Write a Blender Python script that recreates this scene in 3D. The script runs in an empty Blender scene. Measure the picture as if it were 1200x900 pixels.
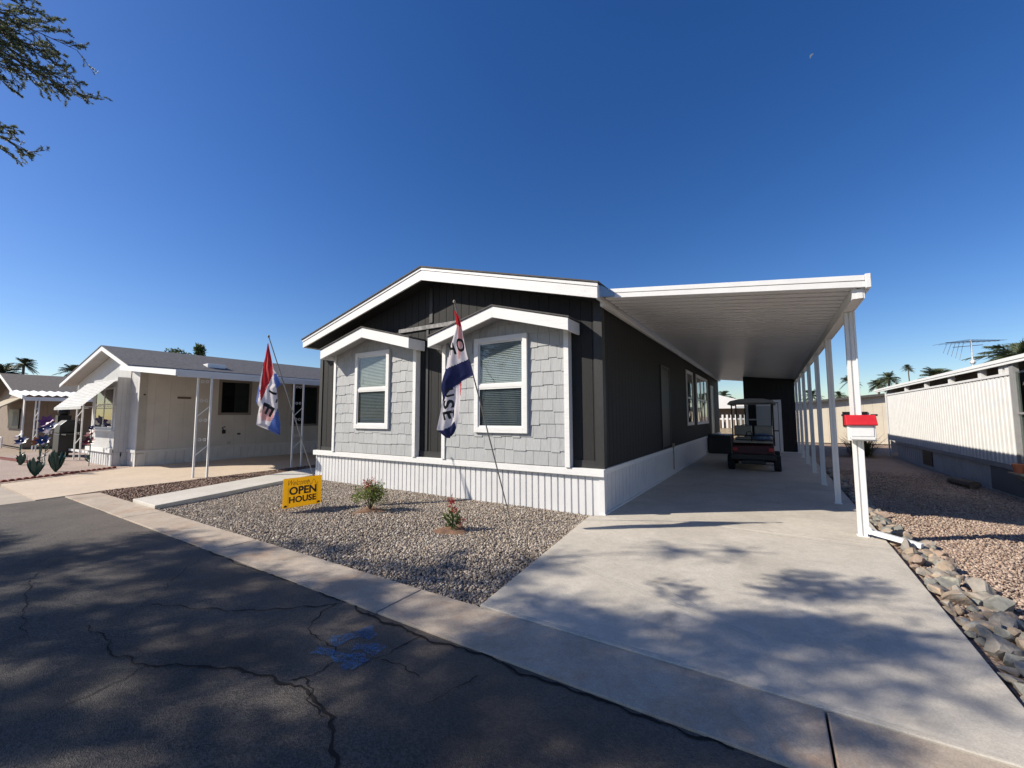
import bpy, bmesh, math, random
import numpy as np
from mathutils import Vector, Matrix
R = math.radians
rnd = random.Random(7)
nrs = np.random.RandomState(5)
scene = bpy.context.scene
COL = scene.collection
# ------------------------------------------------------------------ camera (measured from the photograph)
YAW, PITCH, ROLL, FPX = 32.10, 4.464, -0.198, 482.16
CAM = Vector((0, 0, 1.6))
_y, _p, _r = R(YAW), R(PITCH), R(ROLL)
_f = Vector((-math.sin(_y)*math.cos(_p), math.cos(_y)*math.cos(_p), math.sin(_p)))
_R = Vector((math.cos(_y), math.sin(_y), 0)); _U = _R.cross(_f)
RT = _R*math.cos(_r) + _U*math.sin(_r); UP = _U*math.cos(_r) - _R*math.sin(_r)
def ray(x, y): return (_f*FPX + RT*(x-600) - UP*(y-450)).normalized()
def gp(x, y, z=0.0):
    d = ray(x, y); return CAM + d*((z-CAM.z)/d.z)
def on_plane(x, y, p, n):
    d = ray(x, y); return CAM + d*((Vector(p)-CAM).dot(n)/d.dot(n))
def proj(P):
    d = Vector(P)-CAM; k = d.dot(_f)
    if k <= 0.05: return (-9999, -9999)
    return (600+FPX*d.dot(RT)/k, 450-FPX*d.dot(UP)/k)
cd = bpy.data.cameras.new('camera'); cam = bpy.data.objects.new('camera', cd); COL.objects.link(cam)
M = Matrix((RT, UP, -_f)).transposed().to_4x4(); M.translation = CAM
cam.matrix_world = M
cd.sensor_fit = 'HORIZONTAL'; cd.sensor_width = 36; cd.lens = 36*FPX/1200
cd.clip_start = 0.05; cd.clip_end = 3000
scene.camera = cam
# ------------------------------------------------------------------ light
SUN_A, SUN_EL = R(36.5), R(34.0)       # shadow direction in plan, elevation
w = bpy.data.worlds.new('World'); scene.world = w; w.use_nodes = True
nt = w.node_tree; bg = nt.nodes['Background']
sky = nt.nodes.new('ShaderNodeTexSky'); sky.sky_type = 'NISHITA'; sky.sun_disc = False
sky.sun_elevation = SUN_EL
sx, sy = -math.cos(SUN_A), -math.sin(SUN_A)
sky.sun_rotation = math.atan2(sx, sy) % (2*math.pi)
sky.altitude = 300; sky.air_density = 1.0; sky.dust_density = 0.5; sky.ozone_density = 3.2
hs = nt.nodes.new('ShaderNodeHueSaturation'); hs.inputs['Saturation'].default_value = 1.30; hs.inputs['Hue'].default_value = 0.513
nt.links.new(sky.outputs[0], hs.inputs['Color']); nt.links.new(hs.outputs[0], bg.inputs[0])
bg.inputs[1].default_value = 0.080
sl = bpy.data.lights.new('sun', 'SUN'); sl.energy = 4.5; sl.angle = R(0.53); sl.color = (1.0, 0.915, 0.79)
so = bpy.data.objects.new('sun', sl); COL.objects.link(so)
sdir = Vector((-sx*math.cos(SUN_EL), -sy*math.cos(SUN_EL), -math.sin(SUN_EL)))
so.rotation_euler = sdir.to_track_quat('-Z', 'Y').to_euler(); so.location = (-20, -15, 30)
CSX, CSY = math.cos(SUN_A)/math.tan(SUN_EL), math.sin(SUN_A)/math.tan(SUN_EL)
scene.view_settings.view_transform = 'Standard'; scene.view_settings.look = 'None'
scene.view_settings.exposure = 0.68; scene.view_settings.gamma = 1
scene.cycles.use_adaptive_sampling = True; scene.cycles.max_bounces = 8
# ------------------------------------------------------------------ materials
def new_mat(name):
    m = bpy.data.materials.new(name); m.use_nodes = True
    return m, m.node_tree, m.node_tree.nodes['Principled BSDF']
def N(nt, typ, **kw):
    n = nt.nodes.new(typ)
    for k, v in kw.items():
        if k in n.inputs: n.inputs[k].default_value = v
        else: setattr(n, k, v)
    return n
def mat(name, c, rough=0.6, var=0.12, scale=3.0, c2=None, bump=0.0, bscale=60, spec=0.4, metal=0.0, detail=6, dirt=None, stretch=None, bdist=0.01):
    """principled with noise mottling between c and c2, fine noise bump and optional low-frequency dirt"""
    m, nt, b = new_mat(name)
    L = nt.links.new
    tc = N(nt, 'ShaderNodeTexCoord'); mp = N(nt, 'ShaderNodeMapping')
    geo = N(nt, 'ShaderNodeNewGeometry')
    L(geo.outputs['Position'], mp.inputs['Vector'])
    if stretch: mp.inputs['Scale'].default_value = stretch
    no = N(nt, 'ShaderNodeTexNoise', Scale=scale, Detail=detail, Roughness=0.6)
    L(mp.outputs[0], no.inputs['Vector'])
    cr = N(nt, 'ShaderNodeValToRGB')
    if c2 is None: c2 = tuple(x*(1-var*1.6) for x in c)
    cr.color_ramp.elements[0].position = 0.32; cr.color_ramp.elements[1].position = 0.68
    cr.color_ramp.elements[0].color = (*c2, 1); cr.color_ramp.elements[1].color = (*c, 1)
    L(no.outputs[0], cr.inputs[0]); out = cr.outputs[0]
    if dirt:
        n2 = N(nt, 'ShaderNodeTexNoise', Scale=dirt[1], Detail=8, Roughness=0.7)
        L(geo.outputs['Position'], n2.inputs['Vector'])
        r2 = N(nt, 'ShaderNodeValToRGB'); r2.color_ramp.elements[0].position = dirt[2]; r2.color_ramp.elements[1].position = dirt[3]
        r2.color_ramp.elements[0].color = (0, 0, 0, 1); r2.color_ramp.elements[1].color = (1, 1, 1, 1)
        L(n2.outputs[0], r2.inputs[0])
        mx = N(nt, 'ShaderNodeMix', data_type='RGBA'); mx.inputs[7].default_value = (*dirt[0], 1)
        L(r2.outputs[0], mx.inputs[0]); L(out, mx.inputs[6]); out = mx.outputs[2]
    L(out, b.inputs['Base Color'])
    b.inputs['Roughness'].default_value = rough; b.inputs['Specular IOR Level'].default_value = spec
    b.inputs['Metallic'].default_value = metal
    if bump:
        nb = N(nt, 'ShaderNodeTexNoise', Scale=bscale, Detail=5, Roughness=0.65)
        L(mp.outputs[0], nb.inputs['Vector'])
        bm = N(nt, 'ShaderNodeBump', Strength=bump, Distance=bdist)
        L(nb.outputs[0], bm.inputs['Height']); L(bm.outputs[0], b.inputs['Normal'])
    return m
MT = {}
MT['dark'] = mat('charcoal_siding', (0.029, 0.029, 0.029), 0.7, c2=(0.019, 0.019, 0.019), spec=0.2, scale=9, bump=0.35, bscale=25, stretch=(14, 14, 1), bdist=0.006)
MT['dark_trim'] = mat('charcoal_trim', (0.029, 0.029, 0.029), 0.5, scale=12, bump=0.2)
MT['white'] = mat('white_paint', (0.74, 0.74, 0.73), 0.45, c2=(0.68, 0.68, 0.67), scale=4, bump=0.12, bscale=30)
MT['white_wood'] = mat('white_painted_wood', (0.74, 0.74, 0.73), 0.5, c2=(0.65, 0.65, 0.64), scale=5, bump=0.5, bscale=40, stretch=(1, 6, 6), bdist=0.004)
MT['skirt'] = mat('white_vinyl_skirt', (0.66, 0.66, 0.66), 0.4, c2=(0.59, 0.59, 0.59), scale=2.5, bump=0.08, bscale=8, dirt=((0.52, 0.48, 0.42), 5, 0.60, 0.82))
MT['shake'] = mat('grey_shingle_siding', (0.40, 0.41, 0.41), 0.6, c2=(0.31, 0.32, 0.325), scale=7, bump=0.5, bscale=14, stretch=(8, 8, 0.8), bdist=0.004)
MT['alum'] = mat('white_aluminium', (0.72, 0.72, 0.70), 0.38, c2=(0.66, 0.66, 0.64), scale=1.2, spec=0.5)
MT['pan'] = mat('carport_pan', (0.76, 0.76, 0.75), 0.35, c2=(0.69, 0.69, 0.68), scale=0.8, spec=0.5)
MT['roof'] = mat('grey_roof_shingle', (0.13, 0.13, 0.135), 0.9, c2=(0.07, 0.07, 0.075), scale=9, bump=0.6, bscale=40)
MT['roof_dk'] = mat('dark_roof_shingle', (0.10, 0.095, 0.09), 0.9, c2=(0.07, 0.065, 0.06), scale=9, bump=0.6, bscale=40)
MT['roof_br'] = mat('brown_roof_shingle', (0.15, 0.13, 0.115), 0.9, c2=(0.09, 0.08, 0.07), scale=9, bump=0.6, bscale=40)
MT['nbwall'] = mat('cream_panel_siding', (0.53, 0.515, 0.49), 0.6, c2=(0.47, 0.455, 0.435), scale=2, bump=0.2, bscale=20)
MT['nbwhite'] = mat('white_panel_siding', (0.60, 0.60, 0.59), 0.6, c2=(0.53, 0.53, 0.52), scale=3, bump=0.2, bscale=20)
MT['cream'] = mat('cream_wall', (0.66, 0.60, 0.48), 0.7, c2=(0.60, 0.54, 0.43), scale=1.5, bump=0.2, bscale=20)
MT['brown'] = mat('tan_brown_wall', (0.24, 0.185, 0.14), 0.7, c2=(0.20, 0.155, 0.12), scale=3, bump=0.2, bscale=20)
MT['tan'] = mat('weathered_tan', (0.35, 0.30, 0.22), 0.8, c2=(0.25, 0.21, 0.15), scale=6, bump=0.3)
MT['greywall'] = mat('grey_skirt', (0.42, 0.42, 0.42), 0.7, c2=(0.34, 0.345, 0.35), scale=1.8, bump=0.2, bscale=20)
MT['black'] = mat('black_plastic', (0.016, 0.016, 0.017), 0.45, c2=(0.010, 0.010, 0.011), scale=10)
MT['interior'] = mat('dark_interior', (0.03, 0.03, 0.03), 0.9, scale=5)
MT['rubber'] = mat('rubber', (0.02, 0.02, 0.02), 0.85, scale=30, bump=0.3)
MT['red'] = mat('red_paint', (0.52, 0.022, 0.03), 0.4, c2=(0.43, 0.018, 0.025), scale=14, bump=0.1)
MT['beige_vinyl'] = mat('beige_vinyl', (0.36, 0.33, 0.26), 0.5, c2=(0.30, 0.27, 0.21), scale=5)
MT['cart_red'] = mat('dark_red_body', (0.05, 0.004, 0.005), 0.6, c2=(0.05, 0.003, 0.004), scale=5, spec=0.6)
MT['chrome'] = mat('metal_tube', (0.35, 0.35, 0.36), 0.3, scale=12, metal=1.0)
MT['yellow'] = mat('yellow_sign_board', (0.88, 0.56, 0.020), 0.45, c2=(0.82, 0.51, 0.017), scale=4)
MT['ink'] = mat('black_ink', (0.022, 0.018, 0.015), 0.5, scale=30)
MT['ink_brown'] = mat('brown_ink', (0.25, 0.12, 0.02), 0.5, scale=30)
MT['f_white'] = mat('white_flag_cloth', (0.74, 0.70, 0.72), 0.8, c2=(0.68, 0.64, 0.66), scale=20, bump=0.1)
MT['f_red'] = mat('red_flag_cloth', (0.55, 0.035, 0.04), 0.8, scale=20, bump=0.1)
MT['f_navy'] = mat('navy_flag_cloth', (0.030, 0.035, 0.11), 0.8, scale=20, bump=0.1)
MT['f_blue'] = mat('blue_flag_cloth', (0.10, 0.17, 0.48), 0.8, scale=20, bump=0.1)
MT['f_pink'] = mat('red_showing_through_cloth', (0.66, 0.30, 0.29), 0.8, scale=12, c2=(0.68, 0.42, 0.40), bump=0.1)
MT['pole'] = mat('grey_flag_pole', (0.22, 0.21, 0.20), 0.4, scale=20, metal=0.3)
MT['leaf'] = mat('green_leaf', (0.075, 0.11, 0.03), 0.55, c2=(0.045, 0.07, 0.02), scale=18)
MT['leaf_fine'] = mat('grey_green_leaf', (0.085, 0.105, 0.055), 0.6, c2=(0.05, 0.065, 0.03), scale=3)
MT['leaf_yel'] = mat('yellow_green_leaf', (0.20, 0.25, 0.045), 0.55, c2=(0.12, 0.17, 0.04), scale=16)
MT['leaf_red'] = mat('red_leaf', (0.42, 0.05, 0.05), 0.5, c2=(0.30, 0.07, 0.05), scale=18)
MT['leaf_dry'] = mat('dry_leaf', (0.30, 0.22, 0.12), 0.8, scale=18)
MT['palm'] = mat('palm_frond', (0.075, 0.10, 0.045), 0.5, c2=(0.05, 0.06, 0.03), scale=2)
MT['bark'] = mat('bark', (0.13, 0.10, 0.075), 0.9, c2=(0.07, 0.055, 0.04), scale=8, bump=0.8, bscale=30)
MT['soil'] = mat('reddish_soil', (0.22, 0.125, 0.075), 0.95, c2=(0.13, 0.075, 0.05), scale=14, bump=1.0, bscale=50)
MT['green_metal'] = mat('green_metal', (0.016, 0.062, 0.050), 0.35, c2=(0.015, 0.08, 0.06), scale=6, spec=0.6)
MT['purple'] = mat('purple_petals', (0.16, 0.05, 0.17), 0.5, scale=9)
MT['maroon'] = mat('maroon_metal', (0.16, 0.02, 0.035), 0.4, scale=9)
MT['dkblue'] = mat('dark_blue_metal', (0.04, 0.05, 0.14), 0.4, scale=9)
MT['orange'] = mat('orange_petals', (0.5, 0.16, 0.03), 0.5, scale=9)
MT['terracotta'] = mat('red_scallop_edging', (0.27, 0.085, 0.065), 0.8, c2=(0.2, 0.06, 0.05), scale=9, bump=0.3)
MT['pot'] = mat('terracotta_pot', (0.48, 0.16, 0.08), 0.8, scale=9)
MT['bag'] = mat('blue_bag', (0.18, 0.27, 0.40), 0.6, c2=(0.05, 0.09, 0.2), scale=14)
MT['moon'] = mat('moon_rock', (0.36, 0.42, 0.50), 0.9, scale=1)
MT['slat'] = mat('window_blind', (0.60, 0.61, 0.62), 0.6, scale=6)
MT['curtain'] = mat('grey_curtain', (0.20, 0.20, 0.18), 0.8, scale=6)

def glass_mat(name, tint=(0.75, 0.8, 0.78), refl=0.18, k=1.0):
    m = bpy.data.materials.new(name); m.use_nodes = True; nt = m.node_tree
    nt.nodes.remove(nt.nodes['Principled BSDF'])
    out = nt.nodes['Material Output']
    tr = N(nt, 'ShaderNodeBsdfTransparent'); tr.inputs[0].default_value = (*tint, 1)
    gl = N(nt, 'ShaderNodeBsdfGlossy', Roughness=0.015)
    no = N(nt, 'ShaderNodeTexNoise', Scale=1.3, Detail=1); geo = N(nt, 'ShaderNodeNewGeometry')
    nt.links.new(geo.outputs['Position'], no.inputs['Vector'])
    bp = N(nt, 'ShaderNodeBump', Strength=0.25, Distance=0.02); nt.links.new(no.outputs[0], bp.inputs['Height'])
    nt.links.new(bp.outputs[0], gl.inputs['Normal'])
    lw = N(nt, 'ShaderNodeFresnel', IOR=1.5)
    ma = N(nt, 'ShaderNodeMath', operation='ADD'); ma.inputs[1].default_value = refl; ma.use_clamp = True
    nt.links.new(lw.outputs[0], ma.inputs[0])
    iv = N(nt, 'ShaderNodeMath', operation='SUBTRACT'); iv.inputs[0].default_value = 1; nt.links.new(geo.outputs['Backfacing'], iv.inputs[1])
    mu = N(nt, 'ShaderNodeMath', operation='MULTIPLY'); nt.links.new(ma.outputs[0], mu.inputs[0]); nt.links.new(iv.outputs[0], mu.inputs[1])
    mk_ = N(nt, 'ShaderNodeMath', operation='MULTIPLY'); mk_.inputs[1].default_value = k; nt.links.new(mu.outputs[0], mk_.inputs[0])
    mx = N(nt, 'ShaderNodeMixShader'); nt.links.new(mk_.outputs[0], mx.inputs[0])
    nt.links.new(tr.outputs[0], mx.inputs[1]); nt.links.new(gl.outputs[0], mx.inputs[2])
    nt.links.new(mx.outputs[0], out.inputs[0]); return m
MT['glass'] = glass_mat('window_glass', refl=0.10)
MT['glass_up'] = glass_mat('upper_window_glass', (0.80, 0.83, 0.82), 0.06)
MT['screen'] = glass_mat('screened_glass', (0.56, 0.60, 0.62), 0.0, 0.3)

def translucent(key, f, c=None):
    m = MT[key]; nt = m.node_tree; b = nt.nodes['Principled BSDF']; out = nt.nodes['Material Output']
    tl = N(nt, 'ShaderNodeBsdfTranslucent'); mx = N(nt, 'ShaderNodeMixShader'); mx.inputs[0].default_value = f
    if c: tl.inputs[0].default_value = (*c, 1)
    else: nt.links.new(b.inputs['Base Color'].links[0].from_socket, tl.inputs[0])
    nt.links.new(b.outputs[0], mx.inputs[1]); nt.links.new(tl.outputs[0], mx.inputs[2]); nt.links.new(mx.outputs[0], out.inputs[0])
MT['leaf_fine'] = mat('grey_green_leaf', (0.19, 0.22, 0.12), 0.6, c2=(0.12, 0.145, 0.07), scale=3)
for key_, fac_ in (('leaf', 0.35), ('leaf_fine', 0.4), ('leaf_yel', 0.35), ('leaf_red', 0.3), ('palm', 0.25), ('f_white', 0.4), ('f_red', 0.4), ('f_navy', 0.3), ('f_blue', 0.4), ('f_pink', 0.4)): translucent(key_, fac_)
translucent('yellow', 0.45, (0.98, 0.72, 0.06))
def stone_mat(name, cols, bump=0.3, scale=25):
    """a colour per stone, from a palette"""
    m, nt, b = new_mat(name); L = nt.links.new
    geo = N(nt, 'ShaderNodeNewGeometry'); cr = N(nt, 'ShaderNodeValToRGB'); cr.color_ramp.interpolation = 'CONSTANT'
    el = cr.color_ramp.elements
    while len(el) < len(cols): el.new(0.5)
    for i, c in enumerate(cols): el[i].position = i/len(cols); el[i].color = (*c, 1)
    L(geo.outputs['Random Per Island'], cr.inputs[0])
    no = N(nt, 'ShaderNodeTexNoise', Scale=scale, Detail=5); L(geo.outputs['Position'], no.inputs['Vector'])
    mr = N(nt, 'ShaderNodeMapRange'); mr.inputs['To Min'].default_value = 0.65; mr.inputs['To Max'].default_value = 1.3
    L(no.outputs[0], mr.inputs[0])
    mx = N(nt, 'ShaderNodeMix', data_type='RGBA', blend_type='MULTIPLY'); mx.inputs[0].default_value = 1
    L(cr.outputs[0], mx.inputs[6]); L(mr.outputs[0], mx.inputs[7]); L(mx.outputs[2], b.inputs['Base Color'])
    b.inputs['Roughness'].default_value = 0.85
    bm = N(nt, 'ShaderNodeBump', Strength=bump, Distance=0.01); L(no.outputs[0], bm.inputs['Height']); L(bm.outputs[0], b.inputs['Normal'])
    return m
MT['gravel'] = stone_mat('grey_gravel', [(0.31, 0.26, 0.21), (0.22, 0.18, 0.145), (0.38, 0.325, 0.265), (0.16, 0.13, 0.105), (0.35, 0.275, 0.205), (0.27, 0.235, 0.20), (0.50, 0.45, 0.38)])
MT['gravel_pink'] = stone_mat('pink_gravel', [(0.38, 0.28, 0.21), (0.30, 0.21, 0.155), (0.45, 0.35, 0.275), (0.22, 0.155, 0.12), (0.40, 0.315, 0.25), (0.33, 0.26, 0.21)])
MT['gravel_brown'] = stone_mat('brown_gravel', [(0.22, 0.13, 0.095), (0.16, 0.10, 0.07), (0.28, 0.19, 0.14), (0.12, 0.08, 0.06)])
MT['rock_a'] = mat('grey_border_rock', (0.29, 0.265, 0.23), 0.85, c2=(0.15, 0.14, 0.125), scale=9, bump=0.9, bscale=22, dirt=((0.45, 0.33, 0.22), 6, 0.5, 0.7))
MT['rock_b'] = mat('tan_border_rock', (0.36, 0.28, 0.20), 0.85, c2=(0.20, 0.16, 0.125), scale=9, bump=0.9, bscale=22, dirt=((0.30, 0.30, 0.28), 7, 0.5, 0.65))
MT['rock_c'] = mat('rusty_border_rock', (0.36, 0.25, 0.18), 0.85, c2=(0.25, 0.19, 0.15), scale=9, bump=0.9, bscale=22, dirt=((0.28, 0.25, 0.22), 9, 0.5, 0.66))
MT['rock_d'] = mat('dark_border_rock', (0.20, 0.20, 0.18), 0.85, c2=(0.12, 0.12, 0.11), scale=9, bump=0.9, bscale=22, dirt=((0.33, 0.31, 0.24), 8, 0.5, 0.68))

def ground_mat(name, c, c2, vs, bump=1.0):
    """bed under the loose stones: cellular colour and bump"""
    m, nt, b = new_mat(name); L = nt.links.new
    geo = N(nt, 'ShaderNodeNewGeometry')
    v = N(nt, 'ShaderNodeTexVoronoi', Scale=vs); L(geo.outputs['Position'], v.inputs['Vector'])
    sp = N(nt, 'ShaderNodeSeparateColor'); L(v.outputs['Color'], sp.inputs[0])
    n = N(nt, 'ShaderNodeTexNoise', Scale=0.6, Detail=6); L(geo.outputs['Position'], n.inputs['Vector'])
    ad = N(nt, 'ShaderNodeMath', operation='MULTIPLY_ADD'); ad.inputs[1].default_value = 0.75
    L(sp.outputs[0], ad.inputs[0]); L(n.outputs[0], ad.inputs[2])
    sb = N(nt, 'ShaderNodeMath', operation='SUBTRACT'); sb.inputs[1].default_value = 0.37; L(ad.outputs[0], sb.inputs[0])
    mx = N(nt, 'ShaderNodeMix', data_type='RGBA'); mx.inputs[6].default_value = (*c2, 1); mx.inputs[7].default_value = (*c, 1)
    L(sb.outputs[0], mx.inputs[0]); L(mx.outputs[2], b.inputs['Base Color']); b.inputs['Roughness'].default_value = 0.95
    bm = N(nt, 'ShaderNodeBump', Strength=bump, Distance=0.02, invert=True); L(v.outputs['Distance'], bm.inputs['Height']); L(bm.outputs[0], b.inputs['Normal'])
    return m
MT['bed_grey'] = ground_mat('gravel_bed', (0.36, 0.32, 0.28), (0.14, 0.12, 0.10), 45)
MT['bed_pink'] = ground_mat('pink_gravel_bed', (0.38, 0.28, 0.215), (0.20, 0.14, 0.11), 38)
MT['bed_brown'] = ground_mat('brown_gravel_bed', (0.24, 0.15, 0.11), (0.11, 0.07, 0.05), 38)
MT['bed_tan'] = ground_mat('pale_gravel_bed', (0.42, 0.33, 0.28), (0.26, 0.20, 0.17), 38, 0.6)
MT['earth'] = ground_mat('dry_earth', (0.36, 0.28, 0.21), (0.24, 0.18, 0.13), 20, 0.5)

def concrete(name, c, c2, fleck=0.35, stain=None, brush=None):
    m, nt, b = new_mat(name); L = nt.links.new
    geo = N(nt, 'ShaderNodeNewGeometry')
    n1 = N(nt, 'ShaderNodeTexNoise', Scale=1.1, Detail=9, Roughness=0.62, Distortion=0.6); L(geo.outputs['Position'], n1.inputs['Vector'])
    cr = N(nt, 'ShaderNodeValToRGB'); cr.color_ramp.elements[0].position = 0.35; cr.color_ramp.elements[1].position = 0.66
    cr.color_ramp.elements[0].color = (*c2, 1); cr.color_ramp.elements[1].color = (*c, 1); L(n1.outputs[0], cr.inputs[0])
    out = cr.outputs[0]
    if stain:
        n3 = N(nt, 'ShaderNodeTexNoise', Scale=stain[1], Detail=7, Roughness=0.7, Distortion=1.2); L(geo.outputs['Position'], n3.inputs['Vector'])
        r3 = N(nt, 'ShaderNodeValToRGB'); r3.color_ramp.elements[0].position = stain[2]; r3.color_ramp.elements[1].position = stain[3]
        L(n3.outputs[0], r3.inputs[0])
        m3 = N(nt, 'ShaderNodeMix', data_type='RGBA'); m3.inputs[7].default_value = (*stain[0], 1)
        L(r3.outputs[0], m3.inputs[0]); L(out, m3.inputs[6]); out = m3.outputs[2]
    n5 = N(nt, 'ShaderNodeTexNoise', Scale=11, Detail=9, Roughness=0.8, Distortion=0.8); L(geo.outputs['Position'], n5.inputs['Vector'])
    m6 = N(nt, 'ShaderNodeMapRange'); m6.inputs['From Min'].default_value = 0.3; m6.inputs['From Max'].default_value = 0.7; m6.inputs['To Min'].default_value = 0.84; m6.inputs['To Max'].default_value = 1.13; L(n5.outputs[0], m6.inputs[0])
    m7 = N(nt, 'ShaderNodeMix', data_type='RGBA', blend_type='MULTIPLY'); m7.inputs[0].default_value = 1; L(out, m7.inputs[6]); L(m6.outputs[0], m7.inputs[7]); out = m7.outputs[2]
    n2 = N(nt, 'ShaderNodeTexNoise', Scale=120, Detail=4, Roughness=0.8); L(geo.outputs['Position'], n2.inputs['Vector'])
    mr = N(nt, 'ShaderNodeMapRange'); mr.inputs['From Min'].default_value = 0.3; mr.inputs['From Max'].default_value = 0.7
    mr.inputs['To Min'].default_value = 1-fleck; mr.inputs['To Max'].default_value = 1+fleck; L(n2.outputs[0], mr.inputs[0])
    mx = N(nt, 'ShaderNodeMix', data_type='RGBA', blend_type='MULTIPLY'); mx.inputs[0].default_value = 1
    L(out, mx.inputs[6]); L(mr.outputs[0], mx.inputs[7]); L(mx.outputs[2], b.inputs['Base Color'])
    b.inputs['Roughness'].default_value = 0.85
    bm = N(nt, 'ShaderNodeBump', Strength=0.35, Distance=0.006); L(n2.outputs[0], bm.inputs['Height']); L(bm.outputs[0], b.inputs['Normal'])
    return m
MT['slab'] = concrete('driveway_concrete', (0.52, 0.48, 0.41), (0.42, 0.385, 0.325), 0.22, ((0.33, 0.29, 0.24), 0.9, 0.58, 0.80))
MT['walk'] = concrete('walkway_concrete', (0.56, 0.53, 0.47), (0.48, 0.455, 0.40), 0.12)
MT['curb'] = concrete('old_curb_concrete', (0.46, 0.39, 0.31), (0.33, 0.275, 0.215), 0.28, ((0.38, 0.255, 0.17), 1.7, 0.50, 0.74))
MT['tan_slab'] = concrete('tan_driveway_concrete', (0.56, 0.46, 0.35), (0.49, 0.40, 0.305), 0.10)
MT['apron'] = concrete('old_apron_concrete', (0.42, 0.36, 0.29), (0.34, 0.29, 0.235), 0.14)

def asphalt():
    m, nt, b = new_mat('old_asphalt'); L = nt.links.new
    geo = N(nt, 'ShaderNodeNewGeometry')
    n1 = N(nt, 'ShaderNodeTexNoise', Scale=0.8, Detail=8, Roughness=0.6, Distortion=0.5); L(geo.outputs['Position'], n1.inputs['Vector'])
    cr = N(nt, 'ShaderNodeValToRGB'); cr.color_ramp.elements[0].position = 0.32; cr.color_ramp.elements[1].position = 0.7
    cr.color_ramp.elements[0].color = (0.022, 0.019, 0.017, 1); cr.color_ramp.elements[1].color = (0.066, 0.057, 0.048, 1); L(n1.outputs[0], cr.inputs[0])
    v = N(nt, 'ShaderNodeTexVoronoi', Scale=130); L(geo.outputs['Position'], v.inputs['Vector'])
    sp = N(nt, 'ShaderNodeSeparateColor'); L(v.outputs['Color'], sp.inputs[0])
    mr = N(nt, 'ShaderNodeMapRange'); mr.inputs['To Min'].default_value = 0.35; mr.inputs['To Max'].default_value = 2.1; L(sp.outputs[0], mr.inputs[0])
    mx = N(nt, 'ShaderNodeMix', data_type='RGBA', blend_type='MULTIPLY'); mx.inputs[0].default_value = 1
    L(cr.outputs[0], mx.inputs[6]); L(mr.outputs[0], mx.inputs[7])
    # blown dust along the kerb
    sx_ = N(nt, 'ShaderNodeSeparateXYZ'); L(geo.outputs['Position'], sx_.inputs[0])
    m1 = N(nt, 'ShaderNodeMapRange'); m1.inputs['From Min'].default_value = 1.2; m1.inputs['From Max'].default_value = 2.4; L(sx_.outputs['Y'], m1.inputs[0])
    n4 = N(nt, 'ShaderNodeTexNoise', Scale=2.2, Detail=8, Roughness=0.75); L(geo.outputs['Position'], n4.inputs['Vector'])
    m4 = N(nt, 'ShaderNodeMath', operation='MULTIPLY'); L(m1.outputs[0], m4.inputs[0]); L(n4.outputs[0], m4.inputs[1])
    m5 = N(nt, 'ShaderNodeMath', operation='MULTIPLY'); L(m4.outputs[0], m5.inputs[0]); m5.inputs[1].default_value = 0.55
    d = N(nt, 'ShaderNodeMix', data_type='RGBA'); d.inputs[7].default_value = (0.21, 0.165, 0.125, 1)
    L(m5.outputs[0], d.inputs[0]); L(mx.outputs[2], d.inputs[6]); L(d.outputs[2], b.inputs['Base Color'])
    b.inputs['Roughness'].default_value = 0.8
    ad = N(nt, 'ShaderNodeMath', operation='ADD'); L(v.outputs['Distance'], ad.inputs[0]); L(n1.outputs[0], ad.inputs[1])
    bm = N(nt, 'ShaderNodeBump', Strength=0.7, Distance=0.006); L(ad.outputs[0], bm.inputs['Height']); L(bm.outputs[0], b.inputs['Normal'])
    return m
MT['asphalt'] = asphalt()
MT['crack'] = mat('crack_dirt', (0.014, 0.012, 0.011), 1.0, scale=20)
def spray_mat():
    m, nt, b = new_mat('blue_marking_paint'); L = nt.links.new
    geo = N(nt, 'ShaderNodeNewGeometry'); n = N(nt, 'ShaderNodeTexNoise', Scale=22, Detail=9, Roughness=0.85); L(geo.outputs['Position'], n.inputs['Vector'])
    cr = N(nt, 'ShaderNodeValToRGB'); cr.color_ramp.elements[0].position = 0.42; cr.color_ramp.elements[1].position = 0.68; cr.color_ramp.elements[1].color = (0.92, 0.92, 0.92, 1); L(n.outputs[0], cr.inputs[0])
    L(cr.outputs[0], b.inputs['Alpha']); b.inputs['Base Color'].default_value = (0.04, 0.20, 0.42, 1); b.inputs['Roughness'].default_value = 0.8
    return m
MT['spray'] = spray_mat()
for key_, lo_, hi_ in (('shake', 0.94, 1.06), ('rock_a', 0.7, 1.2), ('rock_b', 0.75, 1.2)):   # tone differs from piece to piece
    nt_ = MT[key_].node_tree; b_ = nt_.nodes['Principled BSDF']; src = b_.inputs['Base Color'].links[0].from_socket
    g_ = N(nt_, 'ShaderNodeNewGeometry'); mr_ = N(nt_, 'ShaderNodeMapRange'); mr_.inputs['To Min'].default_value = lo_; mr_.inputs['To Max'].default_value = hi_
    nt_.links.new(g_.outputs['Random Per Island'], mr_.inputs[0]); mx_ = N(nt_, 'ShaderNodeMix', data_type='RGBA', blend_type='MULTIPLY'); mx_.inputs[0].default_value = 1
    nt_.links.new(src, mx_.inputs[6]); nt_.links.new(mr_.outputs[0], mx_.inputs[7]); nt_.links.new(mx_.outputs[2], b_.inputs['Base Color'])
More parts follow.
